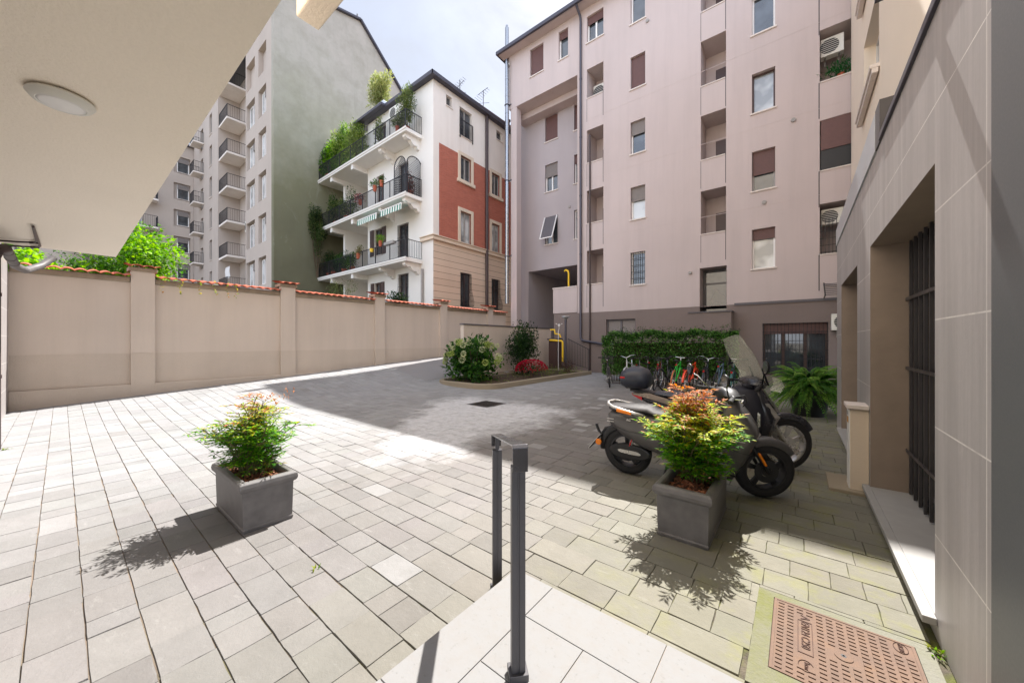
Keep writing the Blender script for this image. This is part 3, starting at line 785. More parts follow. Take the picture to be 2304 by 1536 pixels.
w = MB(); w.box(-25.3, -25.05, 12.5, 16, 0, 13); w.build('partition', M['white'], pz)
r = MB(); r.box(-22.95, PX + .32, PY - .32, 26.2, 15.86, 15.98); r.box(-22.98, PX + .36, PY - .36, PY - .321, 15.82, 16.02); r.box(PX + .321, PX + .36, PY - .36, 26.2, 15.82, 16.02)
r.box(-22.98, -19.6, PY - .62, PY - .361, 15.84, 15.99)
r.build('eaves', M['roofmetal'], pz)
r = MB(); r.loft([[(-22.9, y_, z_) for y_, z_ in ((12.3, 15.985), (19, 17.2), (26, 15.985))], [(PX + .3, y_, z_) for y_, z_ in ((12.3, 15.985), (19, 16.2), (26, 15.985))]]); r.build('roof', M['roof'], pz)
p = MB(); p.tube([(PX + .14, 16.76, 15.9), (PX + .14, 16.76, 0)], .10, 10); p.build('downpipe', M['brownpipe'], pz, smooth=True, auto=.9)
p = MB(); p.tube([(PX - .85, PY - .1, 5.6), (PX - .85, PY - .1, 0)], .07, 10); p.build('drainpipe', M['frame_g'], pz, smooth=True, auto=.9)
for x_, y_ in ((-16.9, 13.1), (-15.3, 18.9)):
    k = MB(); k.tube([(x_, y_, 15.9), (x_, y_, 16.45)], .06, 8); k.tube([(x_, y_, 16.45), (x_, y_, 16.55), (x_, y_, 16.6)], [.12, .12, .03], 8); k.build('roof_vent', M['roofmetal'], pz)

# ================================================================ TALL BLOCK with the blank gable (gable on x = -27, windows face -y on y = 8.7)
tb = thing('tall_block', 'high grey apartment block with a blank mossy green gable behind the townhouse', 'apartment block', (-30, 8.7, 0))
k = MB(); k.prism([(8.7, 0), (20.5, 0), (20.5, 21.2), (17.44, 24.15), (14.66, 26.8), (12.1, 26.2), (8.7, 25.2)], lambda a, d, z: (-27 - d, a, z), 0, .4); k.build('gable_wall', M['gable'], tb)
r = MB()
for (ya, za), (yb, zb) in (((20.5, 21.2), (17.44, 24.15)), ((17.44, 24.15), (14.66, 26.8)), ((14.66, 26.8), (12.1, 26.2)), ((12.1, 26.2), (8.6, 25.2))):
    r.bar((-26.95, ya, za + .06), (-26.95, yb, zb + .06), .35, .14)
    r.quad((-26.9, ya, za + .02), (-26.9, yb, zb + .02), (-49, yb, zb + .02), (-49, ya, za + .02))
r.tube([(-27.1, 14.5, 26.8), (-27.1, 14.5, 27.3)], .06, 6)
r.build('roof', M['roofmetal'], tb)
FT = FY(8.7); hol = []
for n in range(8):
    z = 17.3 - 2.95 * n + 5.9
    if z < 1: continue
    hol += [(-29.95, -28.4, z, z + 1.95), (-32.6, -30.7, z, z + 1.95)]
hl = []
for n in range(8):
    z = 18.2 - 2.95 * n + 2.95
    if z < 1: continue
    hl += [(-43.5, -42.6, z - .2, z + 1.7)]
    if n % 1 == 0: hl += [(-46.9, -45.9, z - .6, z + 1.5)]
w = MB(); wall(w, FT, -32.75, -27.401, 0, 25.2, [h + (.3, True) for h in hol]); wall(w, FT, -50.3, -40.5, 0, 25.2, [h + (.22, False) for h in hl])
w.quad((-40.5, 8.7, 0), (-40.5, 10.3, 0), (-40.5, 10.3, 25.2), (-40.5, 8.7, 25.2)); w.quad((-32.75, 8.7, 0), (-32.75, 10.3, 0), (-32.75, 10.3, 25.2), (-32.75, 8.7, 25.2))
FT2 = FY(10.3); h2 = []
for n in range(8):
    z = 3.2 + 2.95 * n; h2 += [(-38.3, -37.3, z, z + 2.1), (-35.6, -34.4, z + .5, z + 2.0)]
wall(w, FT2, -40.5, -32.75, 0, 25.2, [h + (.25, False) for h in h2])
w.build('wall', M['blockbeige'], tb)
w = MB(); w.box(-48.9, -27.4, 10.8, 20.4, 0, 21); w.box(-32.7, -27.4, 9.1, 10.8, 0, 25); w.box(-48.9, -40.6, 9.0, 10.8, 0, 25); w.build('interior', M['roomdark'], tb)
for i, h in enumerate(hol):
    a0, a1, z0, z1 = h; m = a0 + (a1 - a0) * .45
    if z0 > 20: continue
    window(tb, FT, m + .12, a1 - .08, z0 + .06, z1 - .12, d=.2, frame='frame_w', pane='pane', mull=1, shut=.3 if i % 3 == 1 else 0, shutm='shutter_g', sill=False)
    window(tb, FT, a0 + .12, m - .05, z0 + .06, z1 - .12, d=.2, frame='frame_w', pane='pane_l', mull=1, sill=False)
for i, h in enumerate(hl): window(tb, FT, *h, d=.14, frame='frame_g', sill=i % 2 == 0)
for i, h in enumerate(h2): window(tb, FT2, *h, d=.12, frame='frame_w' if i % 3 else 'frame_b', sill=False)
for n in range(8):
    z = 2.9 + 2.95 * n
    s = MB(); s.box(-40.48, -38.0, 8.75, 10.28, z, z + .16); o = s.build('balcony', M['whiteold'], tb)
    railing(o, FY(8.79), -40.45, -38.04, z + .16, 1.05, 0, .12, sides=[(-38.04, 1.48)], post=2.4)
    s = MB(); s.box(-47.2, -45.6, 7.9, 8.69, z + .3, z + .42); o = s.build('balcony', M['whiteold'], tb)
    railing(o, FY(7.94), -47.15, -45.65, z + .42, 1.0, 0, .12, sides=[(-45.65, .74), (-47.15, .74)], post=1.5)
# far block across the gardens, faces +x at x = -50
fb = thing('far_block', 'distant grey apartment block with long iron balconies at the left beyond the garden trees', 'apartment block', (-50, 3, 0))
FF = FX(-50); hf = []
for n in range(8):
    z = 18.95 - 2.75 * n
    if z < 0: continue
    hf += [(7.15, 8.45, z, z + 1.7), (3.9, 5.0, z - .75, z + 1.5), (1.2, 2.4, z - .75, z + 1.5), (-2.4, -1.2, z, z + 1.5)]
w = MB(); wall(w, FF, -12, 8.69, 0, 21.9, [h + (.25, True) for h in hf]); w.box(-60, -50.4, -12, 8.69, 0, 21.8); w.build('wall', M['blockbeige'], fb)
for i, h in enumerate(hf):
    a0, a1, z0, z1 = h
    window(fb, FF, a0 + (.28 if i % 4 == 0 else .02), a1 - .1, z0 + .1, z1 - .1, d=.15, frame='frame_w', pane='pane', mull=1, shut=(.35, .0, .5, .2)[i % 4], shutm='shutter_g', sill=i % 4 == 0)
for n in range(7):
    z = 18.05 - 2.75 * n
    s = MB(); s.box(-49.99, -48.9, .2, 5.9, z, z + .16); o = s.build('balcony', M['whiteold'], fb)
    railing(o, FX(-48.95), .25, 5.85, z + .16, 1.05, 0, .12, sides=[(5.85, 1.03)], post=2.8)
r = MB(); r.box(-60.3, -49.7, -12.2, 8.68, 21.9, 22.1); r.build('roof', M['roofmetal'], fb)

# ================================================================ RIGHT WING: stone clad ground floor, set back upper floors
WX = .57; FWG = FXm(WX)
rw = thing('side_wing', 'side wing clad in grey stone sheets with deep window recesses along the right edge', 'building', (WX, 5, 0))
o1, o2 = (2.87, 5.0, .11, 2.49), (5.98, 7.95, .13, 2.47)
w = MB(); wall(w, FWG, 2.13, 8.76, 0, 3.28, [o1 + (.285, False), o2 + (.285, False)], 0, 1)
w.quad((WX, 8.76, 0), (3.5, 8.76, 0), (3.5, 8.76, 3.28), (WX, 8.76, 3.28), mi=0)
w.quad((WX, 2.13, 3.28), (3.5, 2.13, 3.28), (3.5, 8.76, 3.28), (WX, 8.76, 3.28), mi=1)
w.build('stone_cladding', [M['clad'], M['cladjamb']], rw)
w = MB(); w.mbox(FWG, .95, 2.129, -.012, .6, 0, 5.2); w.build('granite_pier', M['granite'], rw, bevel=.006)
w = MB(); w.box(WX + .4, 3.4, 2.2, 8.7, 0, 3.25); w.build('interior', M['roomdark'], rw)
for h, z in ((o1, .11), (o2, .13)):
    s = MB(); s.mbox(FWG, h[0] - .05, h[1] + .05, -.055, -.001, z - .035, z + .004); s.mbox(FWG, h[0] + .002, h[1] - .002, -.001, .285, z - .03, z + .004); s.build('window_sill', M['sillstone'], rw, bevel=.004)
    f = MB(); f.mbox(FWG, h[0], h[1], .335, .345, h[2], h[3]); o = f.build('window', M['pane'], rw)
    f = MB()
    for a in (h[0], (h[0] + h[1]) / 2 - .03, h[1] - .06): f.mbox(FWG, a, a + .06, .30, .334, h[2], h[3])
    f.build('frame', M['darkmetal'], o)
    f = MB(); n = 13
    for i in range(n):
        a = h[0] + .09 + (h[1] - h[0] - .18) * i / (n - 1); f.mbox(FWG, a - .010, a + .010, .248, .268, h[2] + .02, h[3] - .002)
    for zz in (.52, 1.3, 1.95): f.mbox(FWG, h[0], h[1], .238, .2475, zz - .014, zz + .014)
    f.build('grille', M['darkmetal'], o)
w = MB(); w.mbox(FWG, 2.13, 4.4, -.02, .25, 3.281, 3.335); w.build('coping', M['roofmetal'], rw, bevel=.006)
w = MB(); w.prism([(4.62, 3.281), (8.76, 3.281), (8.76, 3.56), (4.62, 3.62)], FWG, -.015, .02); w.mbox(FWG, 4.62, 8.76, .02, .3, 3.5, 3.53); w.build('flashing', M['zinc'], rw)
w = MB(); w.mbox(FWG, 4.4, 4.62, -.012, .3, 3.281, 3.64); w.build('flue_box', M['darkmetal'], rw)
UX = 1.44; FU = FXm(UX)
w = MB(); wall(w, FU, 2.2, 16.66, 3.28, 16, [(11.4, 13.75, 7.75, 9.6, .3, False), (11.4, 13.75, 10.8, 12.6, .3, False)])
w.quad((UX, 2.2, 3.28), (5, 2.2, 3.28), (5, 2.2, 16), (UX, 2.2, 16)); w.quad((UX, 2.2, 16), (6, 2.2, 16), (6, 16.66, 16), (UX, 16.66, 16))
w.build('upper_wall', M['cream'], rw)
w = MB(); w.box(UX + .4, 5.9, 2.3, 16.6, 3.3, 15.95); w.build('interior', M['roomdark'], rw)
for z in (7.75, 10.8):
    o = window(rw, FU, 11.4, 13.75, z, z + 1.82, d=.24, frame='frame_w', mull=2, sill=False)
    s = MB(); s.mbox(FU, 11.3, 13.95, -.16, .24, z - .09, z); s.mbox(FU, 11.3, 13.95, -.13, -.02, z - .2, z - .092); s.build('sill', M['sill'], o, bevel=.01)
w = MB(); w.bar((WX - .17, 3.28, 3.80), (UX, 3.28, 3.80), .12, .05); w.build('bracket', M['darkmetal'], rw)  # arm above the view, added to cast the diagonal shadow stripe on the cladding

# ================================================================ LEFT BUILDING with the overhang
lb = thing('entrance_building', 'cream rendered entrance building whose overhanging storey fills the upper left', 'building', (-4, -.7, 0))
w = MB(); w.box(-10.45, 2.2, -9, .665, 3.2, 16); w.build('overhang', M['soffit'], lb, bevel=.008)
w = MB(); w.box(-13.7, -1.6, -9, -.74, -.02, 3.199); w.box(-13.7, -10.46, -9, -.74, 3.2, 3.5); w.build('ground_floor_wall', M['clad'], lb)
w = MB(); w.box(-2.5, -1.55, .93, 1.07, 3.62, 3.86); w.build('balcony_edge', M['cream'], lb, bevel=.01)
p = MB(); p.tube([(-8.98, -.60, 0), (-8.98, -.60, 2.75), (-9.0, -.57, 2.86), (-9.1, -.5, 2.92)], .058, 12); p.tube([(-8.98, -.6, 1.02), (-8.98, -.6, 1.07)], .066, 12)
p.tube([(-8.98, -.6, 2.2), (-8.98, -.6, 2.25)], .066, 12)
p.build('downpipe', M['brownpipe'], lb, smooth=True, auto=.9)
w = MB(); w.box(-10.4, -10.0, -.74, -.70, .05, 2.3); w.build('service_panel', M['brownpipe'], lb)
p = MB(); p.tube([(-9.1, -.52, 2.93), (-10.6, -.50, 2.86), (-11.3, -.42, 2.88), (-11.7, -.25, 3.05), (-11.8, -.1, 3.25)], .06, 10)
for t_ in (.2, .5, .8): p.tube([(-9.1 - 1.5 * t_, -.52 + .02 * t_, 2.93 - .07 * t_), (-9.14 - 1.5 * t_, -.519 + .02 * t_, 2.928 - .07 * t_)], .066, 10)
tag(p.build('drain_pipe', M['darkpipe'], smooth=True, auto=.9, loc=(-10, -.5, 2.9)), 'grey ribbed drain pipe curving sideways under the overhang above the beige wall', 'pipe')
p = MB()
for dx in (0, .45):
    p.tube([(-8.4, -.25, 3.165), (-9.6 - dx, -.25 + dx * .05, 3.165), (-9.75 - dx, -.28, 3.165), (-9.9 - dx, -.45, 3.165), (-10.0 - dx, -.62, 3.165)], .015, 8)
    p.tube([(-9.72 - dx, -.25, 3.165), (-9.80 - dx, -.32, 3.165)], .024, 8)
tag(p.build('gas_pipe', M['brownpipe'], smooth=True, auto=.9, loc=(-9.5, -.3, 3.15)), 'pair of thin brown pipes bending along the underside of the overhang', 'pipe')
lp = thing('ceiling_lamp', 'round white flush lamp fixed under the cream overhang', 'lamp', (-3.88, 0, 3.2))
k = MB(); k.lathe([(0, 0), (.115, 0), (.115, -.010), (.15, -.012), (.154, -.022), (.132, -.05), (.112, -.058), (.108, -.055)], (-3.88, 0, 3.199), 48); k.build('ring', M['acw'], lp, smooth=True, auto=.7)
k = MB(); k.lathe([(0, -.066), (.055, -.064), (.092, -.06), (.1085, -.055), (.107, -.048), (0, -.048)], (-3.88, 0, 3.199), 48); k.build('diffuser', M['frame_w'], lp, smooth=True)
k = MB(); k.box(-3.765, -3.735, -.01, .01, 3.176, 3.198); k.build('clip', M['frame_g'], lp)

# ================================================================ COURTYARD WALL
BX = -13.7
cw = thing('courtyard_wall', 'long beige rendered courtyard wall with pilasters and a clay tile coping', 'wall', (BX, 7, 0))
FW = FX(BX); PIL = [1.35, 4.82, 8.27, 11.72, 15.15]; TOP = 3.10
w = MB(); w.mbox(FW, -.74, 16.6, 0, .3, 1.24, TOP); w.build('wall', M['wallbeige'], cw)
w = MB(); w.mbox(FW, -.74, 16.6, -.006, .3, -.1, 1.24); w.build('rough_base', M['wallrough'], cw)
w = MB(); w.mbox(FW, -.74, 16.6, -.10, -.006, -.1, .43); w.build('plinth', M['wallrough'], cw, bevel=.02)
for i, y_ in enumerate(PIL):
    w = MB(); w.mbox(FW, y_ - .225, y_ + .225, -.095, .05, 1.24, TOP + .3); o = w.build('pilaster', M['wallbeige'], cw)
    w = MB(); w.mbox(FW, y_ - .228, y_ + .228, -.11, .0, -.1, 1.239); w.build('rough_base', M['wallrough'], o)
    w = MB(); w.mbox(FW, y_ - .27, y_ + .27, -.14, .34, TOP + .3, TOP + .40); w.build('cap', M['mortar'], o, bevel=.015)
def tiles(mb, y0, y1, z, xf, xb, rise, pitch=.215):
    n = max(2, round((y1 - y0) / pitch)); p_ = (y1 - y0) / n; m = n * 10
    jr = [R.uniform(-.012, .012) for _ in range(n + 2)]
    rings = []
    for (fx, fz) in ((xf, 0), (xf, .022), (xb, rise + .022), (xb, rise)):
        row = []
        for i in range(m + 1):
            y_ = y0 + (y1 - y0) * i / m; ph = i / 10 * 2 * PI
            row.append((fx + jr[i // 10] * .6, y_, z + fz + .045 * abs(math.cos(ph / 2)) ** .9 - .0 + jr[i // 10] * .3))
        rings.append(row)
    mb.loft(rings + [rings[0]], 0, False, False)
for i in range(len(PIL) + 1):
    y0 = -.73 if i == 0 else PIL[i - 1] + .232; y1 = 16.6 if i == len(PIL) else PIL[i] - .232
    t_ = MB(); tiles(t_, y0, y1, TOP + .13, BX + .2, BX - .4, .10)
    o = t_.build('tile_coping', M['terracotta'], cw)
    t_ = MB(); t_.mbox(FW, y0, y1, -.05, .3, TOP, TOP + .14); t_.build('mortar_bed', M['mortar'], o, bevel=.02)
for y_ in PIL:
    t_ = MB(); tiles(t_, y_ - .32, y_ + .32, TOP + .40, BX + .26, BX - .42, .08, .2); t_.build('cap_tiles', M['terracotta'], cw)
# ramp parapet
w = thing('ramp_parapet', 'low beige parapet wall with dark coping behind the hydrangea', 'wall', (-10.5, 13, 0))
k = MB(); k.box(-10.6, -10.42, 10.0, 16.5, -.02, 2.22); k.build('wall', M['wallbeige'], w)
k = MB(); k.box(-10.63, -10.39, 9.97, 16.53, 2.221, 2.27); k.build('coping', M['ledge'], w)
# ================================================================ PLANTING BED by the ramp
bed = thing('planting_bed', 'raised planting bed with a rounded stone kerb beside the ramp', 'flower bed', (-9, 8.4, 0))
def rounded(x0, x1, y0, y1, r):
    P = []
    for cx, cy, a in ((x0 + r, y0 + r, PI), (x1 - r, y0 + r, 1.5 * PI)):
        for i in range(9): P.append((cx + r * math.cos(a + i / 8 * PI / 2), cy + r * math.sin(a + i / 8 * PI / 2)))
    return P + [(x1, y1), (x0, y1)]
po, pi_ = rounded(-10.42, -7.6, 8.35, 15.6, .75), rounded(-10.27, -7.77, 8.52, 15.45, .6)
k = MB()
k.loft([[(x, y, -.02) for x, y in po], [(x, y, .15) for x, y in po], [(x, y, .165) for x, y in [((a[0] * .9 + b[0] * .1), (a[1] * .9 + b[1] * .1)) for a, b in zip(po, pi_)]], [(x, y, .165) for x, y in pi_], [(x, y, .05) for x, y in pi_]], 0, False)
k.build('kerb', M['kerb'], bed)
k = MB(); k.add([(x, y, .11) for x, y in pi_], [tuple(range(len(pi_)))]); k.build('soil', M['soil'], bed)

# hydrangea
hy = thing('hydrangea', 'big hydrangea bush with round cream flower heads in the front of the bed', 'bush', (-9.4, 9.6, .1))
rr = random.Random(3)
f = MB()
cl = clumps((-9.35, 9.5, .85), (1.15, 1.0, .85), 26, rr, .42)
clump_foliage(f, cl, 2600, .17, .11, [lin(64, 108, 40), lin(84, 128, 50), lin(48, 84, 36)], rr, .35)
f.build('foliage', M['leaf'], hy)
f = MB()
for i in range(10): f.tube([(-9.4 + rr.uniform(-.1, .1), 9.6 + rr.uniform(-.1, .1), .1), (-9.4 + rr.uniform(-.6, .6), 9.5 + rr.uniform(-.6, .5), 1.2)], .012, 5)
f.build('stem', M['wood'], hy)
for i in range(28):
    a = rr.uniform(-PI, PI * .25); e = rr.uniform(-.05, .95)
    c = Vector((-9.35 + 1.14 * math.cos(a) * math.cos(e), 9.5 + 1.02 * math.sin(a) * math.cos(e), .8 + .95 * math.sin(e)))
    f = MB(); base = lin(214, 218, 178) if rr.random() < .5 else lin(180, 196, 112); rad = rr.uniform(.075, .12)
    for _ in range(110):
        d = rdir(rr).normalized(); p = c + d * rad * .85
        leaf(f, p, d + rdir(rr) * .9, .042, .04, jit(base, .12, rr), 0, rr)
    f.build('flower_head', M['petal'], hy)

def bush(name, label, cat, c, r, n, L, W, cols, seed=1, nc=16, size=.45, base=None, group=None, stems=6, up=.25, trunk=None):
    rr = random.Random(seed); b = base or (c[0], c[1], c[2] - r[2])
    t = thing(name, label, cat, b, group)
    f = MB(); clump_foliage(f, clumps(c, r, nc, rr, size) + [(c, (r[0] * .55, r[1] * .55, r[2] * .55))], n, L, W, cols, rr, up); f.build('crown' if trunk else 'foliage', M['leaf'], t)
    f = MB()
    for i in range(stems):
        e = Vector((c[0] + rr.uniform(-.6, .6) * r[0], c[1] + rr.uniform(-.6, .6) * r[1], c[2] + rr.uniform(-.1, .6) * r[2]))
        s = Vector(b) + Vector((rr.uniform(-.05, .05), rr.uniform(-.05, .05), 0)); m = s.lerp(e, .5) + Vector((rr.uniform(-.1, .1), rr.uniform(-.1, .1), .1)) * r[0]
        if trunk: m = Vector((b[0], b[1], c[2] - r[2] * .6)); f.tube([s, m], [trunk, trunk * .8], 8)
        f.tube([s if not trunk else m, m.lerp(e, .4) if trunk else m, e], [(trunk * .55 if trunk else .02), .014, .006], 5)
    f.build('trunk' if trunk else 'stem', M['wood'], t)
    return t
bush('shrub', 'dense dark green conical shrub in the bed between hydrangea and gas meter', 'shrub', (-9.4, 12.5, 1.2), (.72, .7, 1.1), 5200, .11, .06, GD, 5, 30, .5, (-9.4, 12.5, .1))
az = bush('azalea', 'low azalea covered with crimson flowers in the bed', 'shrub', (-8.45, 11.9, .42), (.55, .75, .34), 600, .05, .03, GD, 6, 8, .5, (-8.45, 11.9, .1))
f = MB(); rr = random.Random(8)
for _ in range(520):
    d = rdir(rr); d.z = abs(d.z) * 1.1 - .1; p = Vector((-8.45 + d.x * .58, 11.9 + d.y * .78, .42 + d.z * .38))
    for q in range(3): leaf(f, p, d + rdir(rr), .05, .045, jit(lin(188, 22, 58), .25, rr), 0, rr)
f.build('flower', M['petal'], az)
bush('barberry', 'small dark red shrub at the end of the bed below the lamp post', 'shrub', (-8.3, 14.6, .45), (.5, .5, .4), 700, .05, .03, [lin(84, 48, 46), lin(66, 56, 44), lin(96, 60, 52)], 9, 8, .5, (-8.3, 14.6, .1))
f = MB(); rr = random.Random(12)
for _ in range(2600):
    x, y = rr.uniform(-9.9, -7.8), rr.uniform(8.7, 15.3)
    if y < 12.6 and rr.random() < .75: continue
    leaf(f, (x, y, .1 + rr.random() ** 2 * .3), rdir(rr, .8), .06, .03, jit(rr.choice([lin(110, 132, 60), lin(134, 150, 74), lin(88, 108, 50)]), .2, rr), .2, rr)
tag(f.build('ground_cover', M['leaf']), kind='stuff')

# ================================================================ HEDGE
hd = thing('hedge', 'clipped dark green jasmine hedge with tiny white flowers behind the bicycles', 'hedge', (-3.8, 13.6, 0))
rr = random.Random(21); f = MB()
for _ in range(24000):
    face = rr.random(); x = rr.uniform(-6.0, -1.5); y = rr.uniform(13.2, 14.1); z = rr.uniform(.25, 1.88)
    bulge = .06 * math.sin(x * 4.1) + .05 * math.sin(x * 9.3 + z * 5)
    if face < .6: y = 13.2 + bulge + abs(rr.gauss(0, .08))
    elif face < .85: z = 1.84 + bulge * 1.3 - abs(rr.gauss(0, .07)); y = rr.uniform(13.2, 14.1)
    elif face < .95: x = -6.0 + abs(rr.gauss(0, .07)) if rr.random() < .6 else -1.5 - abs(rr.gauss(0, .07))
    r_ = .25
    if z > 1.6 and x < -5.75: z -= .15
    c = jit(rr.choice(GD[:2] + [lin(84, 132, 58), lin(102, 152, 68), lin(120, 168, 84)]), .3, rr)
    leaf(f, (x, y, z), Vector((rr.uniform(-1, 1), -1 + rr.uniform(-.4, .8), rr.uniform(-.6, 1))), rr.uniform(.06, .10), rr.uniform(.032, .05), c, .2, rr)
for _ in range(160):
    x = rr.uniform(-5.8, -1.5); z = 1.8; p = Vector((x, rr.uniform(13.2, 14), z)); q = p + Vector((rr.uniform(-.15, .15), rr.uniform(-.2, .1), rr.uniform(.1, .3)))
    for t_ in (.3, .5, .7, .9, 1): leaf(f, p.lerp(q, t_), rdir(rr, .4), .06, .03, jit(rr.choice(GD[1:]), .25, rr), .2, rr)
f.build('foliage', M['leaf'], hd)
f = MB()
for _ in range(110):
    p = (rr.uniform(-5.95, -1.55), 13.17 + rr.uniform(-.03, .05), rr.uniform(.9, 1.85))
    for q in range(4): leaf(f, p, Vector((rr.uniform(-1, 1), -.6, rr.uniform(-1, 1))), .022, .014, lin(226, 228, 220), 0, rr)
f.build('flower', M['petal'], hd)
f = MB()
for i in range(40): x = -5.9 + 4.3 * i / 39; f.tube([(x, 13.65, 0), (x + rr.uniform(-.15, .15), 13.6 + rr.uniform(-.2, .2), 1.6)], .018, 5)
f.box(-5.7, -1.8, 13.62, 13.7, .35, 1.5); f.build('branch', M['wood'], hd)

# ================================================================ GARDEN TREES BEHIND THE WALL
def gtree(lbl, c, r, n, cols, seed, L=.12, W=.07, base_z=0, group=None, name='garden_tree'):
    return bush(name, lbl, 'tree', c, r, n, L, W, cols, seed, 26, .38, (c[0], c[1], base_z), group, 7, .1, .09)
gtree('bright green maple rising above the wall beside the overhang corner', (-16.6, 1.75, 4.15), (1.5, 1.15, 1.35), 4200, GB, 31, .13, .08)
gtree('bright green leafy tree seen just below the overhang edge', (-16.9, .55, 3.55), (1.3, .9, .75), 2400, GB + G1, 32, .12, .07)
bush('garden_shrub', 'broad leaved bright shrub above the wall at the far left edge', 'shrub', (-15.6, -.65, 3.35), (.9, .7, .62), 1300, .16, .11, GB, 33, 12, .45, (-15.6, -.65, 0))
bush('garden_shrub', 'dark green climber thicket behind the first wall bay', 'shrub', (-18.6, .2, 3.4), (1.4, 1.8, 1.0), 2600, .1, .06, GD + G1, 34, 16, .45, (-18.6, .2, 0))
bush('oleander', 'grey green airy oleander against the townhouse terraces', 'shrub', (-19.2, 9.4, 3.9), (1.0, 1.0, 1.1), 1300, .13, .025, GG, 35, 14, .4, (-19.2, 9.4, 0))
bush('garden_shrub', 'dark glossy shrub below the townhouse terrace left of the oleander', 'shrub', (-20.2, 9.1, 3.4), (1.6, .8, .75), 1200, .15, .06, GD, 36, 14, .45, (-20.2, 9.1, 0))
bush('garden_shrub', 'dark green shrub over the wall below the barred white window', 'shrub', (-15.2, 10.35, 3.4), (.6, .7, .65), 900, .14, .06, GD, 37, 10, .45, (-15.2, 10.35, 0))
bush('garden_shrub', 'small grey shrub beside the brown shuttered window of the townhouse', 'shrub', (-18.0, 10.4, 3.5), (.5, .5, .5), 350, .12, .04, GG, 38, 8, .45, (-18.0, 10.4, 0))
rr = random.Random(40); f = MB()
for y0 in (1.75, 2.15, 2.5, 2.85, 3.15, 3.35):
    p = Vector((BX + .2, y0, TOP + .2))
    for k_ in range(12):
        leaf(f, p, rdir(rr), .07, .05, jit(rr.choice([lin(170, 160, 60), lin(150, 110, 60), lin(120, 140, 60)]), .2, rr), .2, rr); p = p + Vector((rr.uniform(-.01, .03), rr.uniform(-.03, .03), -.035))
tag(f.build('creeper', M['leaf'], loc=(BX + .2, 2.5, TOP)), 'yellowing creeper tips hanging over the clay tiles of the wall', 'creeper')

# ================================================================ PLANTERS AND NANDINAS
def planter(x0, x1, y0, y1, label):
    t = thing('planter', label, 'planter', ((x0 + x1) / 2, (y0 + y1) / 2, 0), 'grey rectangular planters in the courtyard')
    def rect(e, z): return [(x0 - e, y0 - e, z), (x1 + e, y0 - e, z), (x1 + e, y1 + e, z), (x0 - e, y1 + e, z)]
    b = MB()
    P = [(-.02, .0), (-.002, .0), (.004, .03), (-.003, .036), (.004, .33), (.016, .335), (.027, .348), (.032, .372), (.027, .40), (.010, .415), (-.02, .415), (-.03, .40), (-.034, .33), (-.04, .30)]
    b.loft([rect(e - .012, z) for e, z in P], 0, True)
    b.build('pot', M['pot'], t, bevel=.006)
    b = MB(); b.box(x0 + .03, x1 - .03, y0 + .03, y1 - .03, .30, .335); b.build('soil', M['soil'], t)
    b = MB(); rr = random.Random(int(x0 * 100) + 900)
    for _ in range(420):
        c = Vector((rr.uniform(x0 + .05, x1 - .05), rr.uniform(y0 + .05, y1 - .05), .338 + rr.random() * .022)); d = rdir(rr); d.z *= .25
        s = rdir(rr); s.z *= .3; L = rr.uniform(.015, .04); W = rr.uniform(.008, .02)
        d.normalize(); s = (s - d * s.dot(d)).normalized(); n = d.cross(s) * .005
        V = [c - d * L - s * W - n, c + d * L - s * W * .7 - n, c + d * L * .9 + s * W - n, c - d * L * .8 + s * W * .8 - n]
        b.add(V + [v + n * 2 for v in V], [(3, 2, 1, 0), (4, 5, 6, 7), (0, 1, 5, 4), (1, 2, 6, 5), (2, 3, 7, 6), (3, 0, 4, 7)], 0, jit(rr.choice([lin(150, 92, 66), lin(112, 68, 50), lin(176, 118, 88), lin(84, 54, 42)]), .2, rr))
    b.build('mulch', M['mulch'], t)
planter(-4.28, -3.46, .89, 1.28, 'grey planter standing alone in the sun at left')
planter(-.89, -.50, 2.96, 3.84, 'grey planter in front of the scooters')

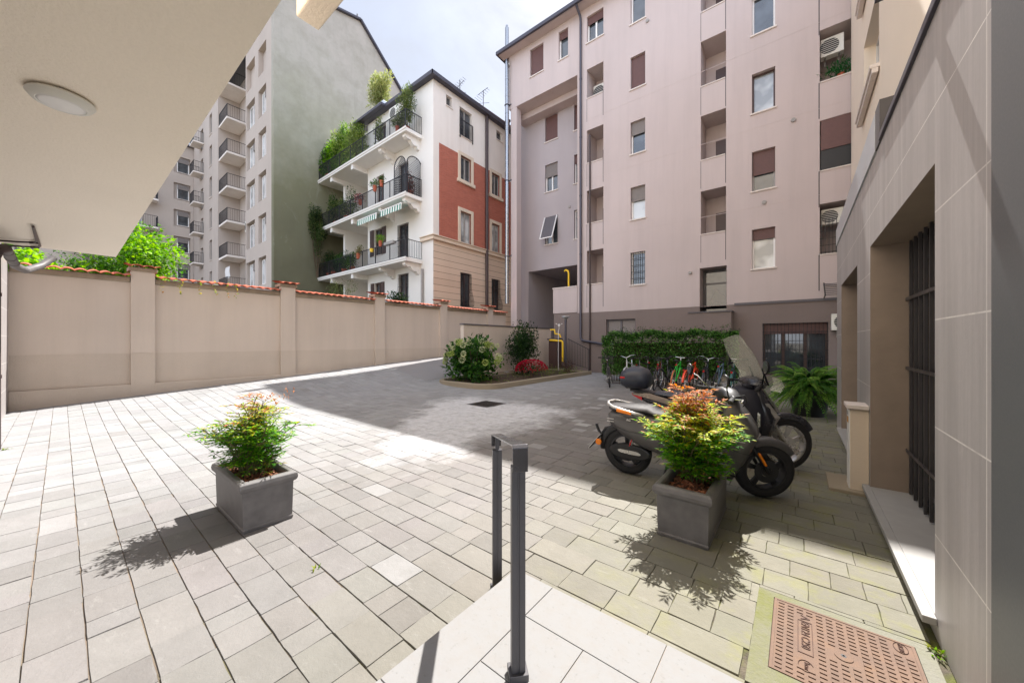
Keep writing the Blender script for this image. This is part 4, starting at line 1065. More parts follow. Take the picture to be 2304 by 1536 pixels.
def nandina(c, h, spread, nst, seed, label, orange, dense, lsc=1.1):
    rr = random.Random(seed); t = thing('nandina', label, 'shrub', c, 'nandina shrubs in the planters')
    f = MB(); s = MB(); c = Vector(c)
    gr = [lin(84, 144, 36), lin(112, 170, 42), lin(62, 120, 38), lin(138, 184, 50)]
    yl = [lin(176, 186, 44), lin(194, 184, 54), lin(154, 182, 46)]
    og = [lin(188, 110, 54), lin(198, 134, 74), lin(170, 96, 56), lin(188, 142, 100)]
    def leaflet(p, d, L, z):
        q = (z - c.z) / h + rr.gauss(0, .10)
        pal = og if q > orange else yl if q > orange - .22 else gr
        if q < .2 and rr.random() < .3: pal = [lin(150, 130, 60), lin(96, 110, 50)]
        leaf(f, p, d, L, L * .30, jit(rr.choice(pal), .16, rr), .18, rr)
    for i in range(nst):
        a = 2 * PI * i / nst + rr.uniform(-.4, .4); lean = rr.random() ** .9
        b0 = c + Vector((rr.uniform(-.09, .09), rr.uniform(-.09, .09), 0))
        hh = h * (1.06 - .40 * lean) * rr.uniform(.7, 1.0)
        top = c + Vector((math.cos(a) * spread[0] * lean * .92, math.sin(a) * spread[1] * lean * .92, hh))
        mid = b0.lerp(top, .5) + Vector((-math.cos(a) * .04, -math.sin(a) * .04, .06))
        pts = [b0, mid, top]; s.tube(pts, [.006, .005, .003], 5)
        for k in range(int(9 * dense)):
            u = rr.uniform(.10, 1.0); p = b0.lerp(mid, u * 2) if u < .5 else mid.lerp(top, u * 2 - 1)
            aa = rr.uniform(0, 2 * PI); out = Vector((math.cos(aa), math.sin(aa), rr.uniform(.1, .7))).normalized()
            Lb = rr.uniform(.10, .20) * (1.15 - .35 * u); e = p + out * Lb + Vector((0, 0, -.02))
            s.tube([p, p.lerp(e, .5) + Vector((0, 0, .015)), e], .0022, 4, caps=False)
            for m in range(7):
                v = .25 + .75 * m / 6; pp = p.lerp(e, v) + Vector((0, 0, .012 * (1 - abs(2 * v - 1))))
                side = out.cross(Vector((0, 0, 1))).normalized() * (1 if m % 2 else -1)
                leaflet(pp, out * .7 + side * rr.uniform(.5, 1) + Vector((0, 0, rr.uniform(-.25, .35))), rr.uniform(.034, .056) * lsc, pp.z)
            leaflet(e, out, .055, e.z)
    f.build('foliage', M['leaf'], t); s.build('stem', M['stem'], t)
    return t
n1 = nandina((-3.86, 1.09, .34), .70, (.47, .40), 42, 51, 'light green nandina with reddish tips in the lone planter', .90, 2.0)
f = MB(); s = MB(); rr = random.Random(77)
for e in ((-3.72, 1.22, 1.08), (-4.05, 1.2, 1.0)):
    b0 = Vector((-3.84, 1.1, .6)); e = Vector(e); s.tube([b0, b0.lerp(e, .6) + Vector((0, 0, .04)), e], .003, 4)
    for k_ in range(7):
        q = e + Vector((rr.uniform(-.13, .13), rr.uniform(-.13, .13), rr.uniform(-.06, .05))); s.tube([b0.lerp(e, .85), q], .0015, 3)
        for m in range(3): leaf(f, q, rdir(rr, -.3), .035, .01, jit(lin(190, 130, 90), .2, rr), .2, rr)
f.build('young_shoot', M['leaf'], n1)
nandina((-.70, 3.40, .34), .80, (.48, .60), 46, 52, 'full nandina with orange crown in the planter before the scooters', .78, 2.9, 1.35)

# ================================================================ HANDRAIL
hr = thing('handrail', 'short anthracite steel handrail on two posts at the landing corner', 'handrail', (-.91, 1.19, .15))
A = Vector((-.913, 1.187, .15)); B = Vector((-1.455, 1.68, 0)); dr = (Vector((B.x, B.y, 0)) - Vector((A.x, A.y, 0))).normalized()
def post(P, zt, zr):
    m = MB(); a = .028
    for s_ in (-1, 1):
        c = P + dr * s_ * .0
    nrm = Vector((-dr.y, dr.x, 0))
    def oc(c, hx, hy, z0, z1):
        V = [c + dr * sx * hx + nrm * sy * hy for sx, sy in ((-1, -1), (1, -1), (1, 1), (-1, 1))]
        m.add([(v.x, v.y, z0) for v in V] + [(v.x, v.y, z1) for v in V], [(3, 2, 1, 0), (4, 5, 6, 7), (0, 1, 5, 4), (1, 2, 6, 5), (2, 3, 7, 6), (3, 0, 4, 7)])
    oc(P - nrm * .016, .022, .0125, P.z - (.1 if P.z > .1 else 0), zt); oc(P + nrm * .016, .022, .012, P.z - (.1 if P.z > .1 else 0), zt - .004); oc(P, .018, .006, P.z, zt - .01)
    o = m.build('post', M['darkmetal'], hr, bevel=.002)
    m = MB(); oc(P, .012, .012, zt - .06, zr - .006); m.build('riser', M['darkmetal'], o)
    m = MB(); oc(P, .036, .040, P.z + .005, P.z + .035); m.build('clamp', M['darkmetal'], o, bevel=.002)
post(A, 1.035, 1.125); post(B, .885, .972)
m = MB()
zA, zB = 1.130, .965
eA, eB = A - dr * .055, B + dr * .045
nrm = Vector((-dr.y, dr.x, 0)); W = .031; T = .008
path = [Vector((eA.x, eA.y, zA - .105)), Vector((eA.x, eA.y, zA - .008)), Vector((eA.x, eA.y, zA)) + dr * .008, Vector((eB.x, eB.y, zB)) - dr * .008, Vector((eB.x, eB.y, zB - .008)), Vector((eB.x, eB.y, zB - .075))]
rings = []
for i, p in enumerate(path):
    t_ = (path[min(i + 1, 5)] - path[max(i - 1, 0)]).normalized(); u = t_.cross(nrm).normalized() * T / 2
    rings.append([tuple(p + nrm * W + u), tuple(p - nrm * W + u), tuple(p - nrm * W - u), tuple(p + nrm * W - u)])
m.loft(rings); m.build('rail', M['railmetal'], hr, bevel=.0015)

# ================================================================ MANHOLE COVER with its lettering
mh = thing('manhole_cover', 'rusty cast iron manhole cover set in mossy cement near the stone wing', 'manhole cover', (.18, 2.4, 0))
x0, x1, y0, y1 = -.105, .465, 2.10, 2.69
k = MB()
def frame4(mb, X0, X1, Y0_, Y1_, x0, x1, y0, y1, z0, z1):
    mb.box(X0, X1, Y0_, y0, z0, z1); mb.box(X0, X1, y1, Y1_, z0, z1); mb.box(X0, x0, y0, y1, z0, z1); mb.box(x1, X1, y0, y1, z0, z1)
frame4(k, -.187, .532, 1.95, 2.747, x0 - .004, x1 + .004, y0 - .004, y1 + .004, -.03, .0005); k.build('cement_collar', M['mossy'], mh)
k = MB(); k.box(x0 - .003, x1 + .003, y0 - .003, y1 + .003, -.03, -.006); k.build('frame', M['rustdark'], mh)
k = MB(); k.box(x0, x1, y0, y1, -.005, .001); frame4(k, x0, x1, y0, y1, x0 + .012, x1 - .012, y0 + .012, y1 - .012, .001, .0035)
cx, cy = (x0 + x1) / 2, (y0 + y1) / 2 + .0
nx, ny = 13, 19
for i in range(nx):
    for j_ in range(ny):
        sx = x0 + .034 + (x1 - x0 - .068) * i / (nx - 1); sy = y0 + .03 + (y1 - y0 - .06) * j_ / (ny - 1)
        if i in (2, 3) and 2 < j_ < ny - 2: continue
        if abs(sx - cx) < .05 and abs(sy - cy) < .036: continue
        if i >= nx - 2 and j_ >= ny - 3: continue
        k.box(sx - .0135, sx + .0135, sy - .0085, sy + .0085, .001, .0052)
k.build('plate', M['rust'], mh)
k = MB(); k.lathe([(0, .0012), (.034, .0012), (.036, .0045), (.030, .005), (0, .005)], (cx, cy, 0), 18); k.build('keyhole_boss', M['rust'], mh)
k = MB()
for a in (0, PI / 3, 2 * PI / 3): k.bar((cx - .011 * math.cos(a), cy - .011 * math.sin(a), .0052), (cx + .011 * math.cos(a), cy + .011 * math.sin(a), .0052), .007, .001)
k.build('keyhole', M['black'], mh)
def text(par, body, loc, size, rot, mat, name='lettering', ext=.001, align='LEFT', sx=1.0):
    cu = bpy.data.curves.new(name, 'FONT'); cu.body = body; cu.size = size; cu.extrude = ext; cu.align_x = align; cu.align_y = 'CENTER'; cu.offset = .0003
    tmp = bpy.data.objects.new('tmp', cu); COL.objects.link(tmp)
    bpy.context.view_layer.update()
    me = bpy.data.meshes.new_from_object(tmp.evaluated_get(bpy.context.evaluated_depsgraph_get()))
    bpy.data.objects.remove(tmp)
    me.name = name; me.transform(Matrix.Translation(Vector(loc) - ORG.get(par.name, Vector((0, 0, 0)))) @ rot.to_matrix().to_4x4() @ Matrix.Diagonal((sx, 1, 1, 1)))
    me.materials.clear(); me.materials.append(mat)
    o = bpy.data.objects.new(name, me); COL.objects.link(o); o.parent = par; ORG[o.name] = ORG.get(par.name, Vector((0, 0, 0))); return o
qd = Quaternion((0, 0, 1), -PI / 2)
tx = x0 + .034 + (x1 - x0 - .068) * 2.5 / (nx - 1)
text(mh, 'A', (tx, y1 - .080, .0032), .058, qd, M['rustdark'])
text(mh, 'EN124 C250', (tx, y1 - .138, .0032), .050, qd, M['rustdark'], sx=.83)
text(mh, 'kcm', (tx + .004, y0 + .112, .0032), .03, qd, M['rustdark'], align='CENTER')
text(mh, 'MON', (x1 - .055, y1 - .052, .0032), .026, qd, M['rustdark'], align='CENTER')
k = MB()
frame4(k, tx - .031, tx + .031, y1 - .395, y1 - .130, tx - .028, tx + .028, y1 - .392, y1 - .133, .001, .0038)
for q, rx, ry, a0, a1 in (((x1 - .055, y1 - .052), .026, .040, 0, 2 * PI), ((tx, y0 + .112), .029, .036, .4, 5.2)):
    P = [(q[0] + rx * math.cos(a0 + (a1 - a0) * i / 32), q[1] + ry * math.sin(a0 + (a1 - a0) * i / 32), .0028) for i in range(33)]
    kk = MB(); kk.tube(P, .0016, 5); kk.build('raised_ring', M['rustdark'], mh)
k.build('raised_border', M['rustdark'], mh)
# floor drain
dg = thing('floor_drain', 'square black iron drain grating in the bleached middle of the courtyard', 'drain', (-6.04, 6.58, 0))
k = MB(); frame4(k, -6.39, -5.69, 6.23, 6.93, -6.33, -5.75, 6.29, 6.87, -.05, .002); k.build('frame', M['darkmetal'], dg)
k = MB()
for i in range(15): a = -6.33 + .58 * i / 14; k.box(a - .008, a + .008, 6.29, 6.87, -.03, -.002)
for i in range(9): a = 6.29 + .58 * i / 8; k.box(-6.33, -5.75, a - .01, a + .01, -.032, -.004)
k.build('grating', M['iron'], dg)

# stone meter pillar by the wing
pl = thing('meter_pillar', 'small pale stone service pillar leaning against the wing between the window recesses', 'pillar', (.5, 5.2, 0))
k = MB(); k.box(.43, .568, 5.06, 5.30, .0, .86); k.build('shaft', M['stonebeige'], pl, bevel=.004)
k = MB(); k.box(.40, .568, 5.03, 5.33, .861, .90); k.build('cap', M['sill'], pl, bevel=.004)
k = MB(); k.box(.422, .4295, 5.075, 5.285, .03, .84); k.build('cover', M['sign'], pl)
k = MB(); k.box(.4195, .4215, 5.13, 5.24, .70, .76); k.build('sticker', plain('ochre_sticker', lin(186, 132, 50), .6), pl)
k = MB(); k.box(.4195, .4215, 5.16, 5.22, .78, .82); k.build('plate', M['frame_g'], pl)
k = MB(); k.box(.26, .568, 4.98, 5.55, -.012, .035); k.build('base_slab', M['kerb'], pl, bevel=.01)

# ================================================================ FERN
fn = thing('fern', 'large arching green fern in a dark pot beyond the stone wing', 'fern', (.15, 9.75, 0))
k = MB(); k.lathe([(0, 0), (.26, 0), (.36, .5), (.39, .52), (.38, .56), (.33, .56), (.32, .5), (0, .5)], (.2, 9.8, 0), 24); k.build('pot', M['black'], fn, smooth=True, auto=.7)
f = MB(); rr = random.Random(60); cF = Vector((.2, 9.8, .52))
for i in range(210):
    a = rr.uniform(0, 2 * PI); L = rr.uniform(.8, 1.3); lift = rr.uniform(.15, 1.0)
    hx = Vector((math.cos(a), math.sin(a), 0)); P = []
    for q in range(15):
        t_ = q / 14; P.append(cF + hx * (L * (t_ * .95) * (1.1 - lift * .5)) + Vector((0, 0, L * (lift * 1.15 * t_ - (1.35 - .5 * lift) * t_ * t_ * .75))))
    f.tube(P, .0035, 3, caps=False, col=lin(96, 120, 50))
    c0 = rr.choice([lin(88, 136, 56), lin(110, 158, 62), lin(68, 112, 50), lin(134, 172, 78)])
    for q in range(1, 15):
        d = (P[q] - P[q - 1]).normalized(); s_ = d.cross(Vector((0, 0, 1)))
        s_ = s_.normalized() if s_.length > .05 else Vector((1, 0, 0))
        w_ = .085 * math.sin(min(1, q / 14 + .12) * PI) ** .6 + .012
        for sg in (-1, 1):
            for hf_ in (0, .5): leaf(f, P[q - 1].lerp(P[q], hf_), s_ * sg + d * .5 + Vector((0, 0, -.15)), w_, .034, jit(c0, .18, rr), .25, rr)
f.build('fronds', M['leaf'], fn)

# ================================================================ small fixtures near the ramp and the passage
lpst = thing('lamp_post', 'slim dark garden lamp post with flat square head near the passage', 'lamp post', (-8.8, 15.25, .1))
k = MB(); k.tube([(-8.8, 15.25, .05), (-8.8, 15.25, 2.62)], .055, 12); k.build('pole', M['roofmetal'], lpst, smooth=True, auto=.8)
k = MB(); k.lathe([(.05, 2.6), (.10, 2.68), (.2, 2.74), (.2, 2.77), (0, 2.78)], (-8.8, 15.25, 0), 20); k.build('head', M['zinc'], lpst, smooth=True, auto=.6)
gm = thing('gas_meter', 'grey gas meter cabinet with yellow pipework at the end of the parapet', 'gas meter', (-9.7, 15.75, .1))
k = MB(); k.box(-10.0, -9.45, 15.6, 15.95, .1, 1.62); k.box(-9.97, -9.48, 15.585, 15.6, .2, 1.5); k.build('cabinet', M['frame_b'], gm, bevel=.01)
k = MB(); k.box(-10.05, -9.4, 15.55, 16, 1.621, 1.70); k.build('lid', M['roofmetal'], gm)
k = MB(); k.tube([(-9.95, 15.7, 2.15), (-9.7, 15.7, 2.15), (-9.68, 15.7, 1.95), (-9.4, 15.7, 1.9), (-9.35, 15.7, 1.75)], .04, 8); k.tube([(-9.9, 15.55, 1.62), (-9.2, 15.55, 1.58), (-9.14, 15.55, 1.5), (-9.14, 15.55, .55)], .05, 8); k.build('pipe', M['yellow'], gm, smooth=True, auto=.9)
k = MB(); k.tube([(-9.74, 17.2, 4.0), (-9.74, 17.2, 5.25), (-9.78, 17.2, 5.4), (-9.9, 17.2, 5.46), (-10.0, 17.2, 5.4)], .048, 10)
tag(k.build('gas_pipe', M['yellow'], smooth=True, auto=.9, loc=(-9.74, 17.2, 4.4)), 'yellow gas pipe with hooked top rising in the passage opening', 'pipe')
k = thing('weather_vane', 'thin white pole with a small three armed head beside the lamp post', 'weather vane', (-9.3, 15.4, .1))
q = MB(); q.tube([(-9.3, 15.4, .1), (-9.3, 15.4, 2.05), (-9.26, 15.4, 2.2), (-9.26, 15.4, 2.3)], .014, 6); q.build('pole', M['frame_w'], k)
q = MB(); q.lathe([(0, 2.28), (.05, 2.3), (.05, 2.36), (0, 2.38)], (-9.26, 15.4, 0), 10)
for a in (0, 2.1, 4.2):
    e = (-9.26 + .16 * math.cos(a), 15.4 + .16 * math.sin(a), 2.42); q.tube([(-9.26, 15.4, 2.36), e], .008, 5); q.lathe([(0, -.03), (.035, 0), (0, .03)], e, 8)
q.build('head', M['frame_w'], k)
sr = MB(); pa, pb = Vector((-8.75, 15.4, 1.68)), Vector((-7.64, 15.4, 1.18))
sr.bar(pa, pb, .03, .03); sr.bar(pa - Vector((0, 0, 1.15)), pb - Vector((0, 0, .9)), .02, .02)
for i in range(14): t_ = i / 13; c = pa.lerp(pb, t_); sr.bar(c, c - Vector((0, 0, 1.15 - .25 * t_)), .014, .014)
sr.bar(pb, pb - Vector((0, 0, 1.18)), .035, .035)
tag(sr.build('stair_railing', M['iron'], loc=(-8.2, 15.4, 0)), 'sloping dark iron railing beside the lamp post at the basement stairs', 'railing')
cn = thing('canopy', 'small black slatted canopy fixed on the pink wall above the ground floor unit', 'canopy', (1.2, 16.6, 3.1))
k = MB()
for i in range(7): t_ = i / 6; k.bar((.72, 16.62 - .75 * t_, 3.55 - .45 * t_), (2.2, 16.62 - .75 * t_, 3.55 - .45 * t_), .07, .012)
k.build('slats', M['black'], cn)
k = MB()
for a in (.74, 1.5, 2.18): k.bar((a, 16.66, 3.60), (a, 15.86, 3.09), .03, .03); k.bar((a, 16.66, 3.08), (a, 15.86, 3.09), .03, .03)
k.build('frame', M['black'], cn)
k = MB(); k.box(-3.62, -3.5, 16.62, 16.69, 4.42, 4.52)
tag(k.build('intercom_box', M['frame_g'], bevel=.008, loc=(-3.56, 16.66, 4.47)), 'tiny grey box on the pink wall beside the recessed entrance', 'box')

def aircon(label, c, w_=.8, h=.55, d=.28, face='-y'):
    F_ = {'-y': FY(c[1]), '+x': FX(c[0]), '-x': FXm(c[0])}[face]; a = c[0] if face == '-y' else c[1]; z = c[2]
    t = thing('air_conditioner', label, 'air conditioner', c, 'outdoor air conditioner units')
    b = MB(); b.mbox(F_, a - w_ / 2, a + w_ / 2, -d, 0, z, z + h); b.build('casing', M['acw'], t, bevel=.012)
    b = MB(); fa = a - w_ * .12; R0 = min(h, w_) * .42; fc = F_(fa, -d - .006, z + h / 2)
    if face == '-y': b.lathe([(0, 0), (R0, 0), (R0, .004), (0, .004)], fc, 22, axis='y')
    else: b.lathe([(0, 0), (R0, 0), (R0, .004), (0, .004)], fc, 22, axis='x')
    o = b.build('fan', M['acd'], t)
    b = MB()
    for i in range(1, 9): zz = z + h * i / 9; b.mbox(F_, fa - R0, fa + R0, -d - .014, -d - .008, zz - .006, zz + .006)
    b.build('grille', M['acw'], t)
    for s_ in (-.3, .3): b = MB(); b.mbox(F_, a + s_ * w_ - .015, a + s_ * w_ + .015, -d, .0, z - .04, z - .002); b.mbox(F_, a + s_ * w_ - .015, a + s_ * w_ + .015, -.03, .0, z - .25, z - .04); b.build('bracket', M['frame_g'], t)
    return t
aircon('white outdoor unit in the highest loggia of the left loggia column', (-7.95, 17.6, 14.1), .75, .75)
aircon('white outdoor unit above the green balcony plant at upper right', (.98, 17.3, 11.75), .62, .62)
aircon('white outdoor unit in the barred loggia behind the stone wing', (.98, 17.3, 5.72), .6, .55)
aircon('white outdoor unit on the dark base wall beside the workshop window', (1.32, 16.66, 1.93), .8, .56)
aircon('white outdoor unit under the eaves of the townhouse', (-18.6, 12.58, 14.7), .95, .7, .4)
aircon('white outdoor unit hanging below a balcony of the tall block', (-36.9, 10.28, 11.0), 1.0, .9, .4)
aircon('white outdoor unit on the upper balcony wall of the tall block', (-36.4, 10.28, 22.0), .8, .9, .4)
aircon('white boiler box on the middle balcony wall of the tall block', (-36.6, 10.28, 16.4), .6, 1.0, .4)
# awnings below the third floor balcony
for x0_, x1_, lb_ in ((-21.2, -19.05, 'left green and white striped awning below the townhouse balcony'), (-18.65, -16.6, 'right green and white striped awning below the townhouse balcony')):
    t = thing('awning', lb_, 'awning', ((x0_ + x1_) / 2, 12.4, 9.3), 'striped awnings')
    k = MB(); k.quad((x0_, 12.5, 9.38), (x1_, 12.5, 9.38), (x1_, 11.36, 8.98), (x0_, 11.36, 8.98)); k.build('canvas', M['awning'], t)
    k = MB(); n = 24
    for i in range(n):
        a, b = x0_ + (x1_ - x0_) * i / n, x0_ + (x1_ - x0_) * (i + 1) / n; k.quad((a, 11.35, 8.97), (b, 11.35, 8.97), (b, 11.33, 8.66 - .02 * (i % 2)), (a, 11.33, 8.66 - .02 * (i % 2)))
    k.build('valance', M['awning'], t)
    k = MB(); k.bar((x0_, 11.36, 8.985), (x1_, 11.36, 8.985), .05, .05); k.bar((x0_ + .05, 12.5, 9.3), (x0_ + .05, 11.36, 8.98), .03, .03); k.bar((x1_ - .05, 12.5, 9.3), (x1_ - .05, 11.36, 8.98), .03, .03); k.build('frame', M['frame_w'], t)
# arched trellis screens on the third floor balcony
t = thing('trellis', 'pair of arched dark lattice screens on the townhouse balcony corner', 'trellis', (-16.9, 11.6, 9.6))
for nm, fn_ in (('panel', lambda a, z: (-17.75 + a, 11.66, z)), ('panel', lambda a, z: (-16.6, 11.68 + a * .95, z))):
    k = MB(); Wd, Hh = 1.05, 2.15
    def top(a): return 9.62 + Hh - Wd / 2 + math.sqrt(max(0, (Wd / 2) ** 2 - (a - Wd / 2) ** 2))
    P = [fn_(0, 9.62)] + [fn_(Wd * (1 - math.cos(i / 16 * PI)) / 2, 9.62 + Hh - Wd / 2 + math.sin(i / 16 * PI) * Wd / 2) for i in range(17)] + [fn_(Wd, 9.62)]
    k.tube(P, .028, 5)
    for i in range(-18, 12):
        for sg in (1, -1):
            pts = []
            for q in range(41):
                a = Wd * q / 40; z = 9.62 + (i * .125 + a if sg > 0 else i * .125 + Wd * 2 - a)
                if 9.62 <= z <= top(a): pts.append((a, z))
            if len(pts) > 2: k.bar(fn_(*pts[0]), fn_(*pts[-1]), .022, .012)
    k.build(nm, M['iron'], t)
# tv aerials
for i, (x_, y_, h_, lbl) in enumerate(((-16.6, 15.6, 1.9, 'taller tv aerial on the townhouse roof'), (-15.9, 17.0, 1.7, 'shorter tilted tv aerial on the townhouse roof'))):
    t = thing('tv_aerial', lbl, 'aerial', (x_, y_, 16), 'tv aerials')
    k = MB(); k.tube([(x_, y_, 15.9), (x_, y_, 16.1 + h_)], .022, 6); k.build('mast', M['iron'], t)
    k = MB(); zt = 16 + h_
    k.bar((x_ - .5, y_, zt - .35 * (1 - i)), (x_ + .4, y_, zt + .2 * i - .1), .02, .02)
    for q in range(7): u = q / 6; k.bar((x_ - .5 + .9 * u, y_ - .28 + .02 * q, zt - .3 * (1 - u)), (x_ - .5 + .9 * u, y_ + .28 - .02 * q, zt - .3 * (1 - u)), .012, .012)
    q = MB(); q.bar((x_ - .2, y_ - .25, zt - .8), (x_ + .25, y_ + .3, zt - .65), .015, .015); q.build('dipole', M['iron'], t)
    k.build('boom', M['iron'], t)

# ================================================================ BALCONY PLANTS
rr = random.Random(90)
def potplant(label, c, r, n, L, W, cols, seed, potr=.16, pot='terracotta', hang=0, name='potted_plant', nc=8):
    big = c[2] in (13.1, 9.6, 6.1)
    if big: r = (r[0] * 1.12, r[1] * 1.1, r[2] * 1.15); n = int(n * 1.9); L *= 1.1; W *= 1.25; nc = int(nc * 1.8)
    else: potr = min(potr, .11)
    t = bush(name, label, 'plant', (c[0], c[1], c[2] + (.3 if big else .2) + r[2] * .8), r, n, L, W, cols, seed, nc, .5, (c[0], c[1], c[2] + .25))
    k = MB(); k.lathe([(0, 0), (potr * .75, 0), (potr, .28), (potr * 1.08, .29), (potr * 1.08, .33), (potr * .9, .33), (0, .3)], c, 12); k.build('pot', M[pot], t)
    return t
YG = [lin(130, 150, 70), lin(104, 132, 56), lin(150, 166, 90)]
potplant('huge bright shrub at the far left end of the top townhouse balcony', (-26.2, 12.0, 13.1), (1.1, .7, 1.25), 2300, .14, .06, GB + G1, 101, .3)
potplant('tall feathery shrub second from the left on the top townhouse balcony', (-24.7, 12.1, 13.1), (1.1, .65, 1.45), 2200, .15, .05, YG + G1, 102, .3)
potplant('yellow green shrub behind the screen on the top townhouse balcony', (-22.9, 12.2, 13.1), (1.1, .6, 1.4), 2100, .14, .05, YG + GG, 103, .3)
potplant('thin climber on a pole near the middle of the top townhouse balcony', (-19.9, 12.1, 13.1), (.35, .3, .9), 350, .12, .04, GG, 104)
potplant('grey green bush at the right corner of the top townhouse balcony', (-17.0, 11.95, 13.1), (.6, .45, 1.05), 1200, .12, .035, GG, 105, .2)
potplant('low spreading plant over the railing of the top townhouse balcony', (-17.6, 11.75, 13.3), (.75, .3, .4), 500, .12, .03, GG, 106)
bx = MB(); bx.box(-22.6, -20.2, 12.5, 13.2, 16.02, 16.62)
for i in range(8): bx.box(-22.6 + .3 * i + .01, -22.6 + .3 * i + .28, 12.47, 12.5, 16.04, 16.6)
tag(bx.build('roof_planter', M['zinc'], bevel=.01, loc=(-21.4, 12.8, 16.02)), 'long zinc planter box on the townhouse roof edge', 'planter')
bush('bamboo', 'tall olive green bamboo growing on the townhouse roof', 'plant', (-21.2, 12.9, 17.7), (1.35, .6, 1.15), 3600, .2, .045, [lin(140, 146, 90), lin(116, 128, 70), lin(164, 166, 112)], 107, 16, .4, (-21.2, 12.9, 16.6), None, 14, .8)
iv = bush('ivy', 'dark ivy hanging down the left end of the middle townhouse balconies', 'ivy', (-26.6, 11.3, 9.7), (.75, .65, 2.0), 4600, .11, .06, GD + GG, 108, 20, .35, (-26.7, 11.3, 6.1))
bush('ivy', 'brownish creeper at the left end of the lowest townhouse balcony', 'ivy', (-26.6, 11.9, 6.9), (.5, .5, 1.0), 800, .1, .05, [lin(88, 82, 56), lin(70, 74, 48)], 109, 10, .4, (-26.6, 11.9, 6.1))
potplant('dark bushy plant on the middle balcony near the screen', (-23.6, 12.0, 9.6), (.9, .5, .8), 900, .11, .05, GD + GG, 110, .25)
potplant('tall dark leafy plant beside the ivy on the middle townhouse balcony', (-25.3, 12.0, 9.6), (.8, .5, .9), 900, .12, .05, GD + GG, 130, .2)
potplant('brown green shrub at the far left of the lowest townhouse balcony', (-26.3, 12.0, 6.1), (.6, .5, .8), 700, .1, .05, [lin(96, 96, 60), lin(78, 84, 52)] + GD, 131, .2)
potplant('pink flowering plant on the middle townhouse balcony', (-21.7, 11.8, 10.2), (.5, .3, .3), 350, .09, .05, [lin(180, 110, 120), lin(150, 80, 96), lin(96, 96, 60)], 111)
potplant('green plant in a flower box on the middle balcony rail', (-19.4, 11.45, 10.35), (.45, .2, .25), 320, .09, .04, G1, 112, .2)
potplant('small green plant in a flower box beside the trellis', (-18.7, 11.45, 10.45), (.3, .2, .25), 260, .09, .04, G1, 113, .18)
potplant('red leaved potted plant behind the trellis', (-16.9, 12.1, 9.6), (.3, .3, .6), 260, .1, .04, [lin(150, 70, 60), lin(110, 80, 56)], 114, .2)
potplant('dark plant in a terracotta pot at the left of the lowest townhouse balcony', (-25.4, 11.9, 6.1), (.8, .4, .7), 800, .11, .05, GD, 115, .2)
potplant('broad dark plant in the middle of the lowest townhouse balcony', (-23.9, 11.9, 6.1), (.8, .4, .6), 700, .12, .05, GD + G1, 116, .2)
potplant('plant in a pink pot on the lowest townhouse balcony', (-22.7, 11.8, 6.1), (.5, .35, .5), 450, .1, .05, G1, 117, .18)
potplant('trailing yellowish plant over the rail of the lowest townhouse balcony', (-21.4, 11.5, 6.7), (.45, .3, .4), 420, .1, .04, [lin(150, 136, 96), lin(120, 120, 74)], 118, .15)
potplant('bright fern on the rail of the lowest townhouse balcony', (-18.9, 11.5, 7.05), (.4, .25, .28), 420, .14, .02, GB, 119, .2)
k = MB(); k.box(-18.4, -17.5, 11.4, 11.62, 7.0, 7.16)
tag(k.build('flower_box', M['frame_g'], bevel=.01, loc=(-17.9, 11.5, 7)), 'empty grey flower box on the rail of the lowest townhouse balcony', 'flower box')
k = MB(); k.lathe([(0, 0), (.09, 0), (.11, .2), (0, .2)], (-19.75, 11.45, 6.85), 12); tag(k.build('watering_can', M['yellow'], loc=(-19.75, 11.45, 6.85)), 'yellow watering can hanging on the townhouse balcony rail', 'watering can')
potplant('green palm like plant above the parapet of the upper right loggia', (1.2, 16.95, 10.55), (.6, .2, .3), 420, .2, .03, [lin(60, 120, 70), lin(50, 104, 58), lin(80, 140, 80)], 120, .15)
potplant('round dark shrub on the far block balcony', (-49.4, 5.3, 10.0), (.5, .6, .7), 420, .14, .08, GD, 121, .2)
for i, (x_, y_, z_, cl_, lb_) in enumerate(((-39.2, 8.95, 6.9, 'frame_w', 'white laundry drying on a lower balcony of the tall block'), (-47.0, 7.8, 10.3, 'frame_w', 'white towel hung over a small balcony of the tall block'))):
    k = MB()
    for q in range(5 if i == 0 else 1):
        xa = x_ + q * .26; k.loft([[(xa, y_ - .02 * math.sin(q), z_ + .2 - .12 * (q % 2)), (xa + .22, y_ + .03, z_ + .2 - .1 * (q % 2))], [(xa, y_ - .05, z_ + .7), (xa + .22, y_ - .03, z_ + .7)], [(xa + .01, y_, z_ + 1.1), (xa + .21, y_, z_ + 1.1)]], 0, False, False)
    tag(k.build('laundry', M[cl_], loc=(x_, y_, z_)), lb_, 'laundry')

# weeds in the joints
for i, (x_, y_, n_, lb_) in enumerate(((.55, 2.70, 16, 'small green weed in the joint at the end of the near window sill'), (-8.86, -.50, 14, 'tuft of yellow green weed at the foot of the brown downpipe'), (-1.42, 1.62, 10, 'tiny moss tuft in the joint beside the landing edge'), (-2.55, 1.05, 4, 'tiny weed between two pavers below the lone planter'))):
    rr = random.Random(200 + i); f = MB()
    for q in range(n_): leaf(f, (x_ + rr.uniform(-.03, .02), y_ + rr.uniform(-.04, .04), -.004), Vector((rr.uniform(-1, .6), rr.uniform(-1, 1), rr.uniform(.4, 1.6))), rr.uniform(.02, .055), .013, jit(rr.choice([lin(96, 130, 44), lin(140, 150, 50)]), .2, rr), .3, rr)
    tag(f.build('weed', M['leaf'], loc=(x_, y_, 0)), lb_, 'weed')
CLOUD, SKYS, SUNE, EXPO = 2.65, .110, 4.3, 1.40
